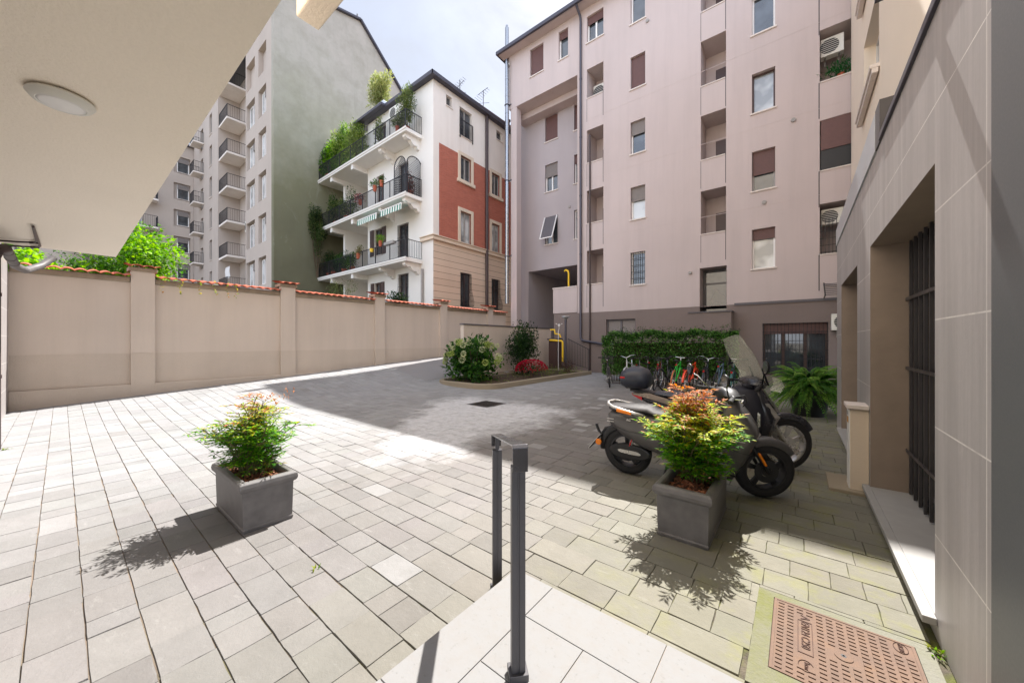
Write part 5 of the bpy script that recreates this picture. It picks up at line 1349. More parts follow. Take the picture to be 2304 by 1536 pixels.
# ================================================================ SCOOTERS (local x forward, built round the origin, then placed)
M['scgrey'] = plain('dark_grey_shell', lin(90, 88, 88), .38, .15, var=.12, scale=5, coat=.15)
M['scblack'] = plain('black_shell', lin(42, 42, 48), .24, var=.1, coat=.4)
M['darkrim'] = plain('dark_rim', lin(58, 58, 60), .4, .4)
M['seat'] = plain('seat_vinyl', lin(80, 78, 78), .68, bumps=.1)
M['seatb'] = plain('blue_black_vinyl', lin(52, 56, 68), .38, bumps=.05)
M['fabric'] = plain('navy_apron', lin(28, 28, 40), .7, bumps=.25, bscale=14)
M['orange'] = plain('orange_lens', lin(236, 130, 24), .25)
M['red'] = plain('red_lens', lin(180, 24, 28), .2)
M['redspring'] = plain('red_spring', lin(196, 36, 36), .4)
M['silver'] = plain('silver_paint', lin(196, 194, 190), .28, .7)
M['tan'] = plain('champagne_paint', lin(132, 122, 114), .3, .3)

def sring(x, zb, zt, hw, n=14, e=2.6):
    """superellipse section across the body at station x"""
    cz, hz = (zb + zt) / 2, (zt - zb) / 2; P = []
    for k in range(n):
        a = 2 * PI * k / n; c, s = math.cos(a), math.sin(a)
        P.append((x, hw * math.copysign(abs(c) ** (2 / e), c), cz + hz * math.copysign(abs(s) ** (2 / e), s)))
    return P
def zring(z, xb, xf, hw, n=16, e=2.8):
    cx, hx = (xb + xf) / 2, (xf - xb) / 2; P = []
    for k in range(n):
        a = 2 * PI * k / n; c, s = math.cos(a), math.sin(a)
        P.append((cx + hx * math.copysign(abs(c) ** (2 / e), c), hw * math.copysign(abs(s) ** (2 / e), s), z))
    return P
def body(name, rings, mat, par, e=None, bevel=0):
    b = MB(); b.loft(rings); return b.build(name, M[mat], par, smooth=True, auto=.9)
def wheel(par, cx, r, tw, rim, spokes, two=True):
    b = MB(); n = 40; prof = [(r - .085, -tw * .42), (r - .05, -tw * .5), (r - .02, -tw * .42), (r - .004, -tw * .22), (r, 0), (r - .004, tw * .22), (r - .02, tw * .42), (r - .05, tw * .5), (r - .085, tw * .42)]
    b.lathe(prof + [prof[0]], (cx, 0, r), n, axis='y'); o = b.build('wheel', M['rubber'], par, smooth=True, auto=1.0)
    if cx > 0: o['steered'] = True
    b = MB(); R1 = r - .083
    b.lathe([(R1, -tw * .4), (R1 - .016, -tw * .42), (R1 - .024, -tw * .2), (R1 - .024, tw * .2), (R1 - .016, tw * .42), (R1, tw * .4), (R1, -tw * .4)], (cx, 0, r), n, axis='y')
    for i in range(spokes):
        a = 2 * PI * i / spokes + .3
        for da in ((-.09, .09) if two else (0,)):
            b.bar((cx + .04 * math.cos(a), 0, r + .04 * math.sin(a)), (cx + (R1 - .015) * math.cos(a + da), 0, r + (R1 - .015) * math.sin(a + da)), .03, .022, up=(0, 1, 0))
    b.lathe([(0, -.06), (.045, -.06), (.045, .06), (0, .06)], (cx, 0, r), 18, axis='y'); b.lathe([(.05, -.055), (.11, -.055), (.11, -.05), (.05, -.05), (.05, -.055)], (cx, 0, r), 24, axis='y')
    b.build('rim', M[rim], o, smooth=True, auto=.6)
def arc_fender(cx, cz, r, a0, a1, w0, w1, n=14, th=.012, lip=.045):
    b = MB(); rings = []
    for i in range(n + 1):
        t = i / n; a = a0 + (a1 - a0) * t; hw = (w0 + (w1 - w0) * t) * (1 - .75 * max(0, t - .82) / .18)
        pts = []
        for y_, dr in ((-hw, -lip), (-hw * .92, -.006), (-hw * .5, .012), (0, .016), (hw * .5, .012), (hw * .92, -.006), (hw, -lip)):
            pts.append((cx + (r + dr) * math.cos(a), y_, cz + (r + dr) * math.sin(a)))
        for y_, dr in ((hw * .9, -lip), (0, 0), (-hw * .9, -lip)): pts.append((cx + (r + dr - th) * math.cos(a), y_, cz + (r + dr - th) * math.sin(a)))
        rings.append(pts)
    b.loft(rings); return b
def mirror(par, base, head, r, stalk, back):
    k = MB(); base, head = Vector(base), Vector(head); k.tube([base, base.lerp(head, .6) + Vector((.0, 0, .03)), head], .007, 6); o = k.build('mirror', M[stalk], par, smooth=True)
    k = MB(); rings = []
    for u, sc_ in ((-.03, .45), (-.02, .85), (0, 1), (.006, .96)):
        rings.append([(head.x - u, head.y + r[0] * sc_ * math.cos(2 * PI * q / 20), head.z + .03 + r[1] * sc_ * math.sin(2 * PI * q / 20)) for q in range(20)])
    k.loft(rings); k.build('mirror_shell', M[back], o, smooth=True)
    k = MB(); k.add([(head.x - .0075, head.y + r[0] * .9 * math.cos(2 * PI * q / 20), head.z + .03 + r[1] * .9 * math.sin(2 * PI * q / 20)) for q in range(20)], [tuple(range(20))]); k.build('mirror_glass', M['chrome'], o)

def steer(t, names, ang, px):
    """turn the steered parts of a parked scooter to the left about its steering column"""
    for o in list(t.children):
        if o.name.split('.')[0] in names or o.get('steered'):
            p_ = Vector((px, 0, 0)); R_ = Matrix.Rotation(ang, 4, 'Z'); o.location = p_ - R_ @ p_; o.rotation_euler = (0, 0, ang)
def electric_scooter():
    t = thing('scooter', 'matt dark grey electric scooter with orange fork reflector parked nearest the camera', 'scooter')
    wheel(t, -.67, .275, .12, 'darkrim', 5); wheel(t, .67, .275, .12, 'darkrim', 5)
    o = body('rear_body', [sring(-.87, .63, .71, .06), sring(-.83, .57, .75, .115), sring(-.7, .47, .77, .15), sring(-.5, .36, .775, .17), sring(-.3, .31, .76, .175), sring(-.1, .28, .72, .17), sring(.04, .26, .56, .15), sring(.10, .25, .40, .12)], 'scgrey', t)
    k = MB()
    for z_ in (.665, .635): k.box(-.855, -.775, -.137, -.128, z_, z_ + .008)
    k.build('trim_strip', M['silver'], o)
    text(o, 'uk3', (-.62, -.1665, .69), .035, Quaternion((1, 0, 0), PI / 2), M['frame_w'], ext=.0006)
    body('seat', [sring(-.86, .765, .785, .06), sring(-.82, .755, .82, .12), sring(-.55, .765, .835, .145), sring(-.4, .765, .84, .145), sring(-.33, .755, .80, .145), sring(-.05, .70, .775, .125), sring(.02, .66, .73, .08)], 'seat', t)
    k = MB(); P = [(-.42, -.165, .755), (-.6, -.172, .785), (-.77, -.15, .815), (-.85, -.09, .83), (-.88, 0, .833), (-.85, .09, .83), (-.77, .15, .815), (-.6, .172, .785), (-.42, .165, .755)]
    k.tube(P, .018, 10); o = k.build('grab_rail', M['silver'], t, smooth=True)
    k = MB(); k.bar((-.72, -.183, .793), (-.55, -.192, .772), .012, .035); k.build('side_lamp', M['orange'], o, bevel=.004)
    k = MB(); k.loft([sring(-.02, .235, .31, .15), sring(.2, .235, .30, .17), sring(.42, .235, .31, .14)]); k.build('floorboard', M['black'], t, smooth=True, auto=.8)
    k = MB(); k.box(-.12, .3, -.178, -.16, .25, .29); k.build('side_strip', M['silver'], t, bevel=.006)
    sh = body('leg_shield', [zring(.20, .28, .40, .09), zring(.30, .29, .45, .14), zring(.45, .30, .53, .175), zring(.60, .30, .59, .195), zring(.68, .31, .61, .20), zring(.73, .31, .595, .198), zring(.85, .315, .53, .18), zring(.95, .32, .46, .145), zring(1.0, .33, .42, .10)], 'scgrey', t)
    k = MB(); k.tube([(.36, -.199, .63), (.5, -.185, .625), (.585, -.12, .65), (.615, 0, .665), (.585, .12, .65), (.5, .185, .625), (.36, .199, .63)], .007, 8); k.build('light_strip', M['silver'], sh, smooth=True)
    k = MB(); k.lathe([(0, 0), (.06, 0), (.075, -.02), (0, -.03)], (.615, 0, .80), 20, axis='x'); k.build('headlamp', M['clear'], sh)
    arc_fender(.67, .275, .315, 2.25, .52, .07, .055).build('front_fender', M['scgrey'], t, smooth=True, auto=.9)
    arc_fender(-.67, .275, .32, 1.45, 3.25, .055, .07).build('rear_fender', M['black'], t, smooth=True, auto=.9)
    k = MB()
    for s_ in (-1, 1): k.tube([(.46, s_ * .085, .66), (.58, s_ * .09, .44), (.67, s_ * .09, .27)], [.024, .022, .016], 10)
    k.tube([(.33, 0, 1.0), (.47, 0, .62)], .03, 10); o = k.build('fork', M['black'], t, smooth=True, auto=.8)
    k = MB()
    for s_ in (-1, 1): k.bar((.565, s_ * .118, .485), (.63, s_ * .118, .36), .022, .035, up=(0, 1, 0))
    k.build('reflector', M['orange'], o, bevel=.008)
    k = MB(); k.tube([(.20, -.35, 1.045), (.31, -.20, 1.05), (.34, 0, 1.04), (.31, .20, 1.05), (.20, .35, 1.045)], .014, 8); o = k.build('handlebar', M['black'], t, smooth=True)
    k = MB()
    for s_ in (-1, 1): k.tube([(.20, s_ * .36, 1.045), (.275, s_ * .245, 1.05)], [.021, .019], 10)
    k.build('grip', M['rubber'], o, smooth=True, auto=.8)
    k = MB(); k.loft([[(x, y * 1.0, z) for x, y, z in zring(1.0, .26, .44, .10)], zring(1.05, .24, .43, .17), zring(1.09, .26, .40, .12), zring(1.105, .29, .36, .05)]); k.build('bar_cover', M['black'], o, smooth=True, auto=.9)
    k = MB()
    for s_ in (-1, 1): k.tube([(.29, s_ * .22, 1.04), (.34, s_ * .3, 1.05), (.29, s_ * .37, 1.045)], .006, 6)
    k.build('brake_lever', M['silver'], o)
    mirror(t, (.26, -.2, 1.06), (.16, -.36, 1.21), (.062, .062), 'chrome', 'black'); mirror(t, (.26, .2, 1.06), (.12, .36, 1.21), (.062, .062), 'chrome', 'black')
    k = MB()
    for s_ in (-1, 1): k.tube([(.27, s_ * .2, 1.045), (.42, s_ * .16, 1.06), (.48, s_ * .09, .98), (.44, s_ * .05, .9)], .0045, 5)
    k.build('cables', M['rubber'], o, smooth=True)
    k = MB()
    for P in ([(-.84, -.118, .60), (-.6, -.172, .56), (-.3, -.178, .55), (0, -.158, .50)], [(-.33, -.176, .755), (-.28, -.179, .6), (-.26, -.176, .40)]): k.tube(P, .0022, 4)
    k.build('panel_seam', M['black'], t)
    k = MB(); k.tube([(.33, -.18, .55), (.48, -.195, .52), (.55, -.15, .5)], .0022, 4); k.build('panel_seam', M['black'], sh)
    k = MB(); k.loft([[(-.67 + (.24 * math.cos(a)) + .06, y_, .30 + .095 * math.sin(a) + .0) for a in [2 * PI * q / 24 for q in range(24)]] for y_ in (-.13, -.075)]); o = k.build('motor_cover', M['black'], t, bevel=.02)
    k = MB(); k.loft([[(-.61 + (.13 + 0) * math.copysign(abs(math.cos(a)) ** .4, math.cos(a)), y_, .305 + .022 * math.sin(a) - .03 * (math.cos(a)) * .3) for a in [2 * PI * q / 24 for q in range(24)]] for y_ in (-.134, -.128)]); k.build('cover_plate', M['silver'], o, bevel=.003)
    k = MB(); k.tube([(-.60, -.10, .34), (-.56, -.10, .52)], .02, 8)
    P = [(-.605 + .045 * q / 60 + .0 , -.10 + .03 * math.cos(q * .75), .37 + .13 * q / 60 + .03 * math.sin(q * .75) * .2) for q in range(61)]
    o = k.build('shock_absorber', M['silver'], t, smooth=True); k = MB(); k.tube(P, .008, 6); k.build('spring', M['redspring'], o, smooth=True)
    k = MB(); k.tube([(-.78, 0, .55), (-.93, 0, .50), (-.98, 0, .42), (-1.02, 0, .46), (-1.05, 0, .54)], [.02, .022, .022, .018, .016], 8); k.bar((-.96, 0, .44), (-1.12, 0, .25), .15, .012); o = k.build('plate_holder', M['black'], t, smooth=False, bevel=.004)
    k = MB()
    for s_ in (-1, 1): k.lathe([(0, -.012), (.033, -.012), (.038, 0), (.033, .012), (0, .012)], (-.985, s_ * .10, .355), 20, axis='y'); k.bar((-.985, 0, .36), (-.985, s_ * .10, .356), .014, .014)
    k.build('indicator', M['orange'], o, smooth=True, auto=.7)
    k = MB(); k.bar((-1.125, 0, .25), (-.98, 0, .43), .19, .003); k.build('number_plate', M['sign'], o)
    k = MB(); k.box(-.872, -.865, -.05, .05, .65, .69); k.build('tail_lamp', M['red'], t)
    k = MB(); k.tube([(-.2, -.12, .26), (-.26, -.2, .01)], .012, 6); k.build('side_stand', M['black'], t)
    steer(t, ('front_fender', 'fork', 'handlebar', 'mirror'), math.radians(30), .40)
    return t

def touring_scooter():
    t = thing('scooter', 'black scooter with top case, tall windscreen and navy leg cover behind the grey one', 'scooter')
    wheel(t, -.67, .32, .12, 'darkmetal', 5, False); wheel(t, .67, .32, .11, 'silver', 7, True)
    o = body('rear_body', [sring(-1.08, .77, .80, .03), sring(-.95, .72, .81, .08), sring(-.75, .62, .83, .13), sring(-.5, .5, .82, .165), sring(-.25, .42, .78, .17), sring(0, .34, .70, .16), sring(.1, .3, .5, .13)], 'scblack', t)
    k = MB()
    for s_ in (-1, 1): k.loft([[(-1.10, s_ * .05, .80), (-1.10, s_ * .03, .83), (-1.08, s_ * .02, .80)], [(-.85, s_ * .125, .775), (-.85, s_ * .10, .845), (-.85, s_ * .09, .78)], [(-.55, s_ * .172, .72), (-.55, s_ * .155, .79), (-.55, s_ * .14, .72)], [(-.42, s_ * .178, .70), (-.42, s_ * .172, .72), (-.42, s_ * .16, .70)]])
    k.build('side_fairing', M['tan'], o, smooth=False)
    k = MB()
    for s_ in (-1, 1): k.loft([[(-1.115, s_ * .03, .79), (-1.115, s_ * .02, .82), (-1.1, s_ * .01, .79)], [(-.95, s_ * .105, .735), (-.95, s_ * .095, .785), (-.95, s_ * .08, .735)]])
    k.build('tail_lamp', M['red'], o)
    body('seat', [sring(-.78, .82, .86, .10), sring(-.6, .80, .88, .14), sring(-.35, .77, .86, .15), sring(-.25, .76, .82, .15), sring(.0, .70, .80, .13), sring(.06, .66, .74, .09)], 'seatb', t)
    tc = body('top_case', [sring(-1.25, .95, 1.08, .11), sring(-1.23, .91, 1.14, .16), sring(-1.13, .88, 1.19, .185), sring(-1.0, .88, 1.20, .185), sring(-.90, .89, 1.16, .17), sring(-.86, .93, 1.08, .13)], 'seatb', t)
    k = MB(); k.loft([sring(-1.256, 1.015, 1.03, .12), sring(-1.13, 1.012, 1.03, .190), sring(-1.0, 1.012, 1.03, .190), sring(-.865, 1.015, 1.03, .14)]); k.build('seam', M['black'], tc, smooth=True)
    k = MB(); k.box(-1.258, -1.248, -.07, .07, 1.045, 1.075)
    for s_ in (-1, 1): k.box(-1.23, -1.16, s_ * .165 - .012, s_ * .165 + .012, 1.04, 1.065)
    k.build('reflector', M['red'], tc, bevel=.006)
    k = MB(); k.bar((-1.12, 0, .87), (-.8, 0, .83), .16, .03); k.build('rack', M['black'], t)
    k = MB(); k.loft([sring(0, .29, .36, .14), sring(.3, .29, .35, .17), sring(.42, .29, .36, .15)]); k.build('floorboard', M['black'], t, smooth=True, auto=.8)
    sh = body('leg_shield', [zring(.26, .34, .44, .12), zring(.4, .35, .50, .17), zring(.55, .36, .55, .20), zring(.68, .36, .58, .21), zring(.80, .36, .54, .20), zring(.95, .34, .46, .16), zring(1.02, .34, .42, .12)], 'scblack', t)
    for s_ in (-1, 1): k = MB(); k.loft([[(.46, s_ * .19, .86), (.50, s_ * .18, .86), (.48, s_ * .17, .86)], [(.55, s_ * .17, .70), (.60, s_ * .13, .70), (.57, s_ * .14, .70)], [(.52, s_ * .17, .60), (.55, s_ * .14, .60), (.53, s_ * .14, .60)]]); k.build('nose_trim', M['frame_g'], sh)
    body('leg_cover', [zring(.36, .02, .42, .19), zring(.5, -.08, .50, .235), zring(.65, -.12, .55, .25), zring(.78, -.10, .54, .245), zring(.9, .0, .47, .22), zring(1.0, .16, .42, .17)], 'fabric', t)
    arc_fender(.67, .32, .365, 2.3, .45, .065, .05).build('front_fender', M['scblack'], t, smooth=True, auto=.9)
    arc_fender(-.67, .32, .37, 1.2, 2.9, .05, .06).build('rear_fender', M['black'], t, smooth=True, auto=.9)
    k = MB()
    for s_ in (-1, 1): k.tube([(.43, s_ * .085, .78), (.53, s_ * .085, .56), (.54, s_ * .085, .55)], .016, 10); k.tube([(.535, s_ * .085, .56), (.67, s_ * .085, .31)], [.026, .022], 10)
    k.build('fork', M['silver'], t, smooth=True, auto=.8)
    k = MB(); k.tube([(.16, -.36, 1.05), (.3, -.2, 1.07), (.33, 0, 1.05), (.3, .2, 1.07), (.16, .36, 1.05)], .014, 8); o = k.build('handlebar', M['black'], t, smooth=True)
    k = MB()
    for s_ in (-1, 1): k.tube([(.15, s_ * .37, 1.05), (.24, s_ * .26, 1.06)], .021, 10)
    k.build('grip', M['rubber'], o, smooth=True)
    k = MB(); k.loft([zring(1.01, .24, .44, .12), zring(1.07, .22, .43, .19), zring(1.12, .25, .40, .15), zring(1.14, .29, .36, .07)]); k.build('bar_cover', M['scblack'], o, smooth=True, auto=.9)
    for s_ in (-1, 1):
        k = MB(); r_ = []
        for q in range(7):
            a = -.9 + 1.8 * q / 6; r_.append([(.36 + .05 * math.cos(a) - .02, s_ * (.33 + .11 * math.sin(a)), 1.02), (.40 + .05 * math.cos(a) - .02, s_ * (.33 + .115 * math.sin(a)), 1.09), (.38 + .04 * math.cos(a) - .02, s_ * (.33 + .09 * math.sin(a)), 1.17)])
        k.loft(r_, 0, False, False); k.loft([[(x - .004, y, z) for x, y, z in rr_] for rr_ in r_], 0, False, False); k.build('hand_guard', M['clear'], o, smooth=True)
    k = MB(); rg = []
    for q in range(13):
        u = -1 + 2 * q / 12; wv = math.sqrt(1 - (u * .86) ** 2)
        col_ = []
        for m in range(9):
            v = m / 8; hw = .20 + .09 * math.sin(min(1, v * 1.35) * PI * .6) - .09 * max(0, v - .7) / .3
            z = 1.06 + .58 * v * (1 - .10 * u * u * v); col_.append((.43 - .27 * v - .10 * (1 - wv) - .02 * u * u, u * hw, z))
        rg.append(col_)
    k.loft(rg, 0, False, False); k.loft([[(x - .005, y, z) for x, y, z in c_] for c_ in rg], 0, False, False); o = k.build('windscreen', M['clear'], t, smooth=True)
    
    for s_ in (-1, 1): k = MB(); k.bar((.43, s_ * .12, 1.05), (.36, s_ * .12, 1.25), .025, .012); k.build('windscreen_stay', M['black'], o)
    mirror(t, (.30, -.22, 1.08), (.24, -.38, 1.27), (.045, .075), 'black', 'black'); mirror(t, (.30, .22, 1.08), (.24, .38, 1.27), (.045, .075), 'black', 'black')
    k = MB(); k.loft([sring(-1.0, .27, .36, .05), sring(-.8, .25, .39, .06), sring(-.5, .27, .37, .055), sring(-.3, .28, .33, .03)]); b2 = k.build('exhaust', M['black'], t, smooth=True); b2.location = (0, -.15, 0)
    k = MB(); k.tube([(-.62, .12, .36), (-.6, .12, .6)], .022, 8); k.build('shock_absorber', M['black'], t)
    steer(t, ('front_fender', 'fork', 'handlebar', 'mirror', 'windscreen'), math.radians(34), .38)
    return t
s1 = electric_scooter(); s1.location = (-.89, 4.19, 0); s1.rotation_euler = (math.radians(5), 0, math.radians(2))
s2 = touring_scooter(); s2.location = (-.75, 5.22, 0); s2.rotation_euler = (math.radians(4), 0, math.radians(1))

# ================================================================ BICYCLES (local y forward)
def paint(n, c): return plain(n, c, .3, .1, var=.05, coat=.4)
def bicycle(label, frame, loc, rz, lean=0, r=.335, bar='flat', basket=False, fender=False, rimc='silver', tyre='rubber', saddle='black', extra=None, step=False):
    t = thing('bicycle', label, 'bicycle', (0, 0, 0), 'bicycles parked along the hedge')
    fy, ry = .53, -.52
    for cy in (fy, ry):
        k = MB(); k.ring((0, cy, r), r - .02, .021, 'x', 36, 8); o = k.build('wheel', M[tyre], t, smooth=True)
        k = MB(); k.ring((0, cy, r), r - .047, .011, 'x', 36, 6); k.lathe([(0, -.045), (.02, -.045), (.02, .045), (0, .045)], (0, cy, r), 10, axis='x'); k.build('rim', M[rimc], o, smooth=True, auto=.8)
        k = MB()
        for i in range(18):
            a = 2 * PI * i / 18; s_ = .03 if i % 2 else -.03
            k.tube([(s_, cy + .018 * math.cos(a + .9), r + .018 * math.sin(a + .9)), (0, cy + (r - .05) * math.cos(a), r + (r - .05) * math.sin(a))], .0016, 3, caps=False)
        k.build('spokes', M['chrome'], o)
    k = MB(); bb = Vector((0, -.08, .29)); ht, hb = Vector((0, .36, .86)), Vector((0, .41, .70)); st = Vector((0, -.22, .80))
    if step: k.tube([hb, Vector((0, .2, .45)), bb + Vector((0, .03, .03))], .02, 8); k.tube([ht, Vector((0, .2, .60)), bb.lerp(st, .5)], .016, 8)
    else: k.tube([bb, hb], .021, 8); k.tube([st.lerp(bb, .06), ht], .018, 8)
    k.tube([bb, st], .018, 8); k.tube([hb - Vector((0, 0, .04)), ht + Vector((0, -.01, .04))], .022, 8)
    for s_ in (-1, 1):
        k.tube([bb + Vector((s_ * .03, 0, 0)), Vector((s_ * .065, ry, r))], .010, 6); k.tube([st + Vector((s_ * .02, 0, -.03)), Vector((s_ * .065, ry, r))], .009, 6)
    k.build('frame', frame, t, smooth=True, auto=.9)
    k = MB()
    for s_ in (-1, 1): k.tube([hb + Vector((s_ * .045, .01, -.03)), Vector((s_ * .05, .47, .5)), Vector((s_ * .055, fy, r))], .012, 6)
    k.tube([hb + Vector((-.05, .01, -.03)), hb + Vector((.05, .01, -.03))], .016, 6); k.build('fork', frame if frame != M['frame_g'] else M['black'], t, smooth=True, auto=.9)
    k = MB(); top = Vector((0, .34, 1.0)); k.tube([ht, top], .013, 6)
    if bar == 'flat': P = [(-.31, .30, 1.02), (-.1, .37, 1.01), (0, .39, 1.0), (.1, .37, 1.01), (.31, .30, 1.02)]
    elif bar == 'swept': P = [(-.28, .05, 1.04), (-.27, .2, 1.08), (-.16, .36, 1.07), (0, .38, 1.0), (.16, .36, 1.07), (.27, .2, 1.08), (.28, .05, 1.04)]
    elif bar == 'wide': P = [(-.36, .36, 1.04), (0, .38, 1.02), (.36, .36, 1.04)]
    else: P = [(-.21, .33, .86), (-.21, .45, .9), (-.21, .44, 1.0), (-.19, .36, 1.01), (0, .36, 1.0), (.19, .36, 1.01), (.21, .44, 1.0), (.21, .45, .9), (.21, .33, .86)]
    k.tube([top, (0, .38, 1.0)], .014, 6); k.tube(P, .0125, 8); o = k.build('handlebar', M['chrome' if bar in ('swept', 'wide') else 'black'], t, smooth=True)
    k = MB(); k.tube([P[0], Vector(P[0]).lerp(Vector(P[1]), .5)], .017, 8); k.tube([P[-1], Vector(P[-1]).lerp(Vector(P[-2]), .5)], .017, 8); k.build('grip', M['rubber'], o, smooth=True)
    k = MB(); k.tube([st, st + Vector((0, -.03, .13))], .013, 6); o = k.build('seat_post', M['chrome'], t)
    z0 = .95
    k = MB(); k.loft([[(x, y_, z) for y_, x, z in sring(-.38, z0 - .02, z0 + .03, .075, 12)], [(x, y_, z) for y_, x, z in sring(-.30, z0 - .03, z0 + .03, .08, 12)], [(x, y_, z) for y_, x, z in sring(-.2, z0 - .02, z0 + .02, .04, 12)], [(x, y_, z) for y_, x, z in sring(-.10, z0 - .02, z0 + .012, .02, 12)]]); k.build('saddle', M[saddle], t, smooth=True)
    k = MB(); k.lathe([(.0, -.004), (.09, -.004), (.09, .004), (0, .004)], (.05, -.08, .29), 24, axis='x'); k.bar((.065, -.08, .29), (.075, .07, .24), .02, .012); k.bar((-.065, -.08, .29), (-.075, -.23, .34), .02, .012); k.box(.06, .15, .04, .11, .225, .245); k.box(-.15, -.06, -.26, -.19, .325, .345)
    k.build('crankset', M['silver'], t)
    k = MB(); k.tube([(.05, -.08, .375), (.05, -.5, .36)], .005, 4); k.tube([(.05, -.08, .205), (.05, -.5, .31)], .005, 4); k.build('chain', M['iron'], t)
    if fender:
        k = MB()
        for cy, a0, a1 in ((fy, .5, 3.0), (ry, .2, 3.1)):
            k.loft([[(-.028, cy + (r + .02) * math.cos(a0 + (a1 - a0) * q / 14), r + (r + .02) * math.sin(a0 + (a1 - a0) * q / 14)), (0, cy + (r + .035) * math.cos(a0 + (a1 - a0) * q / 14), r + (r + .035) * math.sin(a0 + (a1 - a0) * q / 14)), (.028, cy + (r + .02) * math.cos(a0 + (a1 - a0) * q / 14), r + (r + .02) * math.sin(a0 + (a1 - a0) * q / 14))] for q in range(15)], 0, False, False)
        k.build('mudguard', frame, t, smooth=True)
        k = MB(); k.bar((-.06, -.75, .74), (-.06, -.28, .74), .012, .012); k.bar((.06, -.75, .74), (.06, -.28, .74), .012, .012)
        for y_ in (-.74, -.6, -.45, -.3): k.bar((-.06, y_, .74), (.06, y_, .74), .01, .01)
        for s_ in (-1, 1): k.bar((s_ * .06, -.66, .74), (s_ * .065, ry, r), .01, .01)
        k.build('carrier', M['black'], t)
    if basket:
        k = MB(); x0, x1, y0, y1, z0, z1 = -.17, .17, .44, .70, .84, 1.06
        for z in (z0, (z0 + z1) / 2, z1):
            for p, q in (((x0, y0), (x1, y0)), ((x1, y0), (x1, y1)), ((x1, y1), (x0, y1)), ((x0, y1), (x0, y0))): k.bar((*p, z), (*q, z), .008, .008)
        for i in range(9):
            x = x0 + (x1 - x0) * i / 8; y_ = y0 + (y1 - y0) * i / 8
            for a in (y0, y1): k.bar((x, a, z0), (x, a, z1), .006, .006)
            for a in (x0, x1): k.bar((a, y_, z0), (a, y_, z1), .006, .006)
            k.bar((x, y0, z0), (x, y1, z0), .006, .006)
        k.build('basket', M['iron'], t)
    k = MB(); k.tube([(-.02, -.45, .3), (-.12, -.5, .005)], .009, 5); k.build('kickstand', M['silver'], t)
    k = MB(); k.lathe([(0, 0), (.028, 0), (.028, -.014), (0, -.018)], (0, -.78 if fender else -.30, .70 if fender else .82), 12, axis='y'); k.build('rear_reflector', M['red'], t)
    t.location = loc; t.rotation_euler = (0, math.radians(lean), math.radians(rz)); return t
B1 = paint('black_frame', lin(40, 40, 46)); B2 = paint('chrome_frame', lin(186, 188, 190)); B3 = paint('wine_frame', lin(116, 34, 40)); B4 = paint('green_frame', lin(54, 196, 66)); B5 = paint('orange_frame', lin(240, 74, 30)); B6 = paint('dark_frame', lin(34, 36, 44)); B7 = paint('blue_frame', lin(100, 120, 138)); B8 = paint('teal_frame', lin(34, 96, 92))
orange_t = M['orangetyre'] = plain('orange_tyre', lin(196, 116, 76), .7)
bicycle('black and silver bicycle with basket at the left end of the row by the hedge', B1, (-5.15, 11.95, 0), 205, 4, bar='flat', basket=True)
bicycle('silver bicycle with swept chrome handlebar half hidden by the top case', B2, (-4.45, 12.25, 0), 184, 5, bar='swept', fender=True)
bicycle('dark red and grey road bicycle right of the top case', B3, (-3.62, 12.2, 0), 8, 6, bar='drop')
bicycle('green single speed bicycle with orange tyre and wide chrome bar', B4, (-3.05, 12.3, 0), 3, 5, bar='wide', tyre='orangetyre', saddle='greensaddle' if 'greensaddle' in M else 'black')
bicycle('bright orange bicycle with black saddle', B5, (-2.62, 12.25, 0), -3, 4, bar='flat', fender=True)
bicycle('dark city bicycle with curved bright handlebar and rear carrier', B6, (-2.22, 12.2, 0), 5, 5, bar='swept', fender=True, step=True)
bicycle('pale blue bicycle behind the round mirrors of the grey scooter', B7, (-1.85, 12.3, 0), -2, 4, bar='flat')
bicycle('teal bicycle with teal grips behind the tall windscreen', B8, (-1.5, 12.25, 0), 4, 3, bar='wide', fender=True)
bicycle('old dark bicycle with worn saddle squeezed next to the green one', B6, (-3.33, 12.45, 0), 178, 6, bar='flat', fender=True)
bicycle('black mountain bicycle squeezed left of the dark red one', B1, (-4.0, 12.4, 0), 172, 5, bar='flat')
k = MB()
for x in np.arange(-5.4, -1.2, .38): k.tube([(x, 12.55, .0), (x, 12.55, .34), (x + .06, 12.55, .40), (x + .12, 12.55, .34), (x + .12, 12.55, 0)], .011, 6)
k.bar((-5.5, 12.55, .05), (-1.1, 12.55, .05), .04, .03)
tag(k.build('bicycle_rack', M['brownpipe'], loc=(-3.3, 12.55, 0)), 'low brown steel bicycle rack at the foot of the hedge', 'bicycle rack')

# ================================================================ SKY, SUN, CAMERA
sv = Vector((-.08, .667, 1)).normalized()
wd_ = bpy.data.worlds.new('World'); scene.world = wd_; wd_.use_nodes = True; nt = wd_.node_tree
bg = nt.nodes['Background']; sky = nt.nodes.new('ShaderNodeTexSky'); sky.sky_type = 'NISHITA'; sky.sun_disc = False
sky.sun_elevation = math.asin(sv.z); sky.sun_rotation = math.atan2(sv.x, sv.y); sky.air_density = 1.0; sky.dust_density = 2.2; sky.ozone_density = 1.0
tc = nt.nodes.new('ShaderNodeTexCoord'); mp = nt.nodes.new('ShaderNodeMapping'); mp.inputs['Scale'].default_value = (1.4, 1.4, 2.6); nt.links.new(tc.outputs['Generated'], mp.inputs[0])
nz = nt.nodes.new('ShaderNodeTexNoise'); nz.inputs['Scale'].default_value = 1.7; nz.inputs['Detail'].default_value = 9; nz.inputs['Roughness'].default_value = .58; nz.inputs['Distortion'].default_value = .5; nt.links.new(mp.outputs[0], nz.inputs['Vector'])
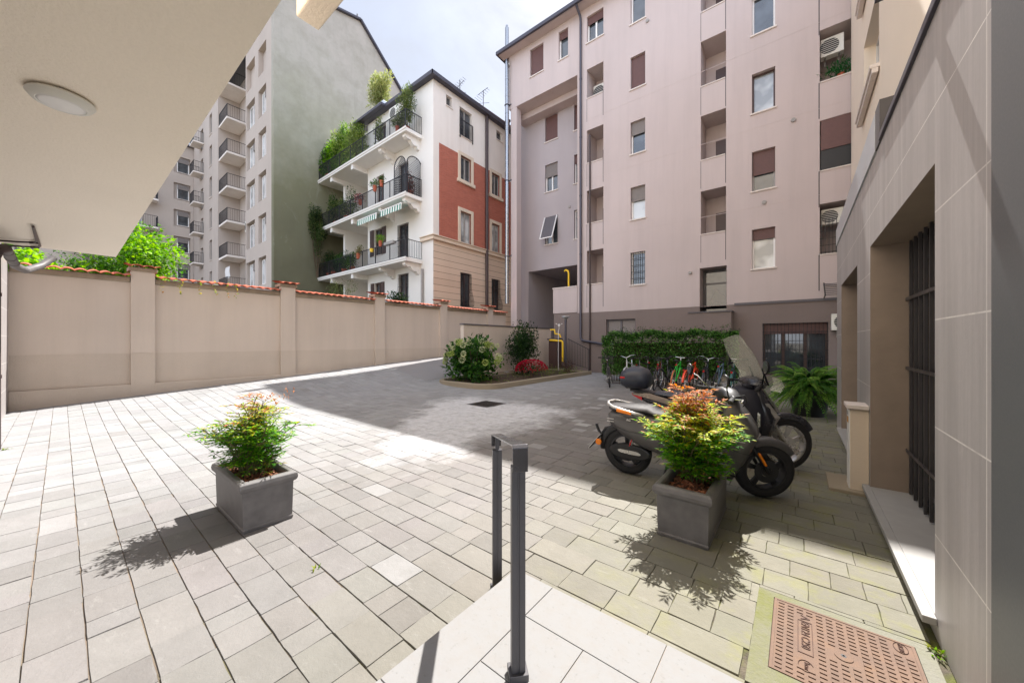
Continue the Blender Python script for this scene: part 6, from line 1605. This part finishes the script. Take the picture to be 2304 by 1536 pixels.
mr = nt.nodes.new('ShaderNodeMapRange'); mr.inputs[1].default_value = .36; mr.inputs[2].default_value = .66; mr.inputs[3].default_value = .62; mr.inputs[4].default_value = .96; nt.links.new(nz.outputs['Fac'], mr.inputs[0])
mx = nt.nodes.new('ShaderNodeMix'); mx.data_type = 'RGBA'; nt.links.new(mr.outputs[0], mx.inputs[0]); nt.links.new(sky.outputs[0], mx.inputs[6]); mx.inputs[7].default_value = (CLOUD * .93, CLOUD * .98, CLOUD * 1.10, 1)
# sky brightened out of view, behind the camera, as added fill on the facades
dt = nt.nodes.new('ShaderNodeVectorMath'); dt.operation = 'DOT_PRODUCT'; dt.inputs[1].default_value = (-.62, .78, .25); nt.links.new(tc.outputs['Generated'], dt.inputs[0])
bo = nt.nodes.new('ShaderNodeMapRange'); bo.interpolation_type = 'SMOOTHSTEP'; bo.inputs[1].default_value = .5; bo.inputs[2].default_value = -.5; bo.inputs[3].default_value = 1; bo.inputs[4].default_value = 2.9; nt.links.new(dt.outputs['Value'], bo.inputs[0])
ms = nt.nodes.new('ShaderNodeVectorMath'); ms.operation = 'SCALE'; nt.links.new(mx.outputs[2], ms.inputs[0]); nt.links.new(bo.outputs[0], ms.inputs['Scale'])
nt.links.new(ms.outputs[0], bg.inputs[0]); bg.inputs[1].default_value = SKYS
sl = bpy.data.lights.new('sun', 'SUN'); sl.energy = SUNE; sl.angle = math.radians(.55); sl.color = (1, .965, .92)
so = bpy.data.objects.new('sun', sl); COL.objects.link(so); so.rotation_euler = sv.to_track_quat('Z', 'Y').to_euler(); so.location = (0, 0, 40)
cam = bpy.data.cameras.new('camera'); cam.sensor_width = 36; cam.lens = 36 * 806 / 2304; cam.clip_end = 2000; cam.clip_start = .05
cob = bpy.data.objects.new('camera', cam); COL.objects.link(cob); cob.location = (0, 0, 1.55); cob.rotation_euler = (PI / 2, 0, math.radians(38.5)); scene.camera = cob
scene.view_settings.view_transform = 'Standard'; scene.view_settings.look = 'None'; scene.view_settings.gamma = 1; scene.view_settings.exposure = EXPO
scene.cycles.use_denoising = True; scene.cycles.max_bounces = 10; scene.cycles.diffuse_bounces = 5; scene.cycles.transparent_max_bounces = 24
scene.cycles.caustics_reflective = False; scene.cycles.caustics_refractive = False
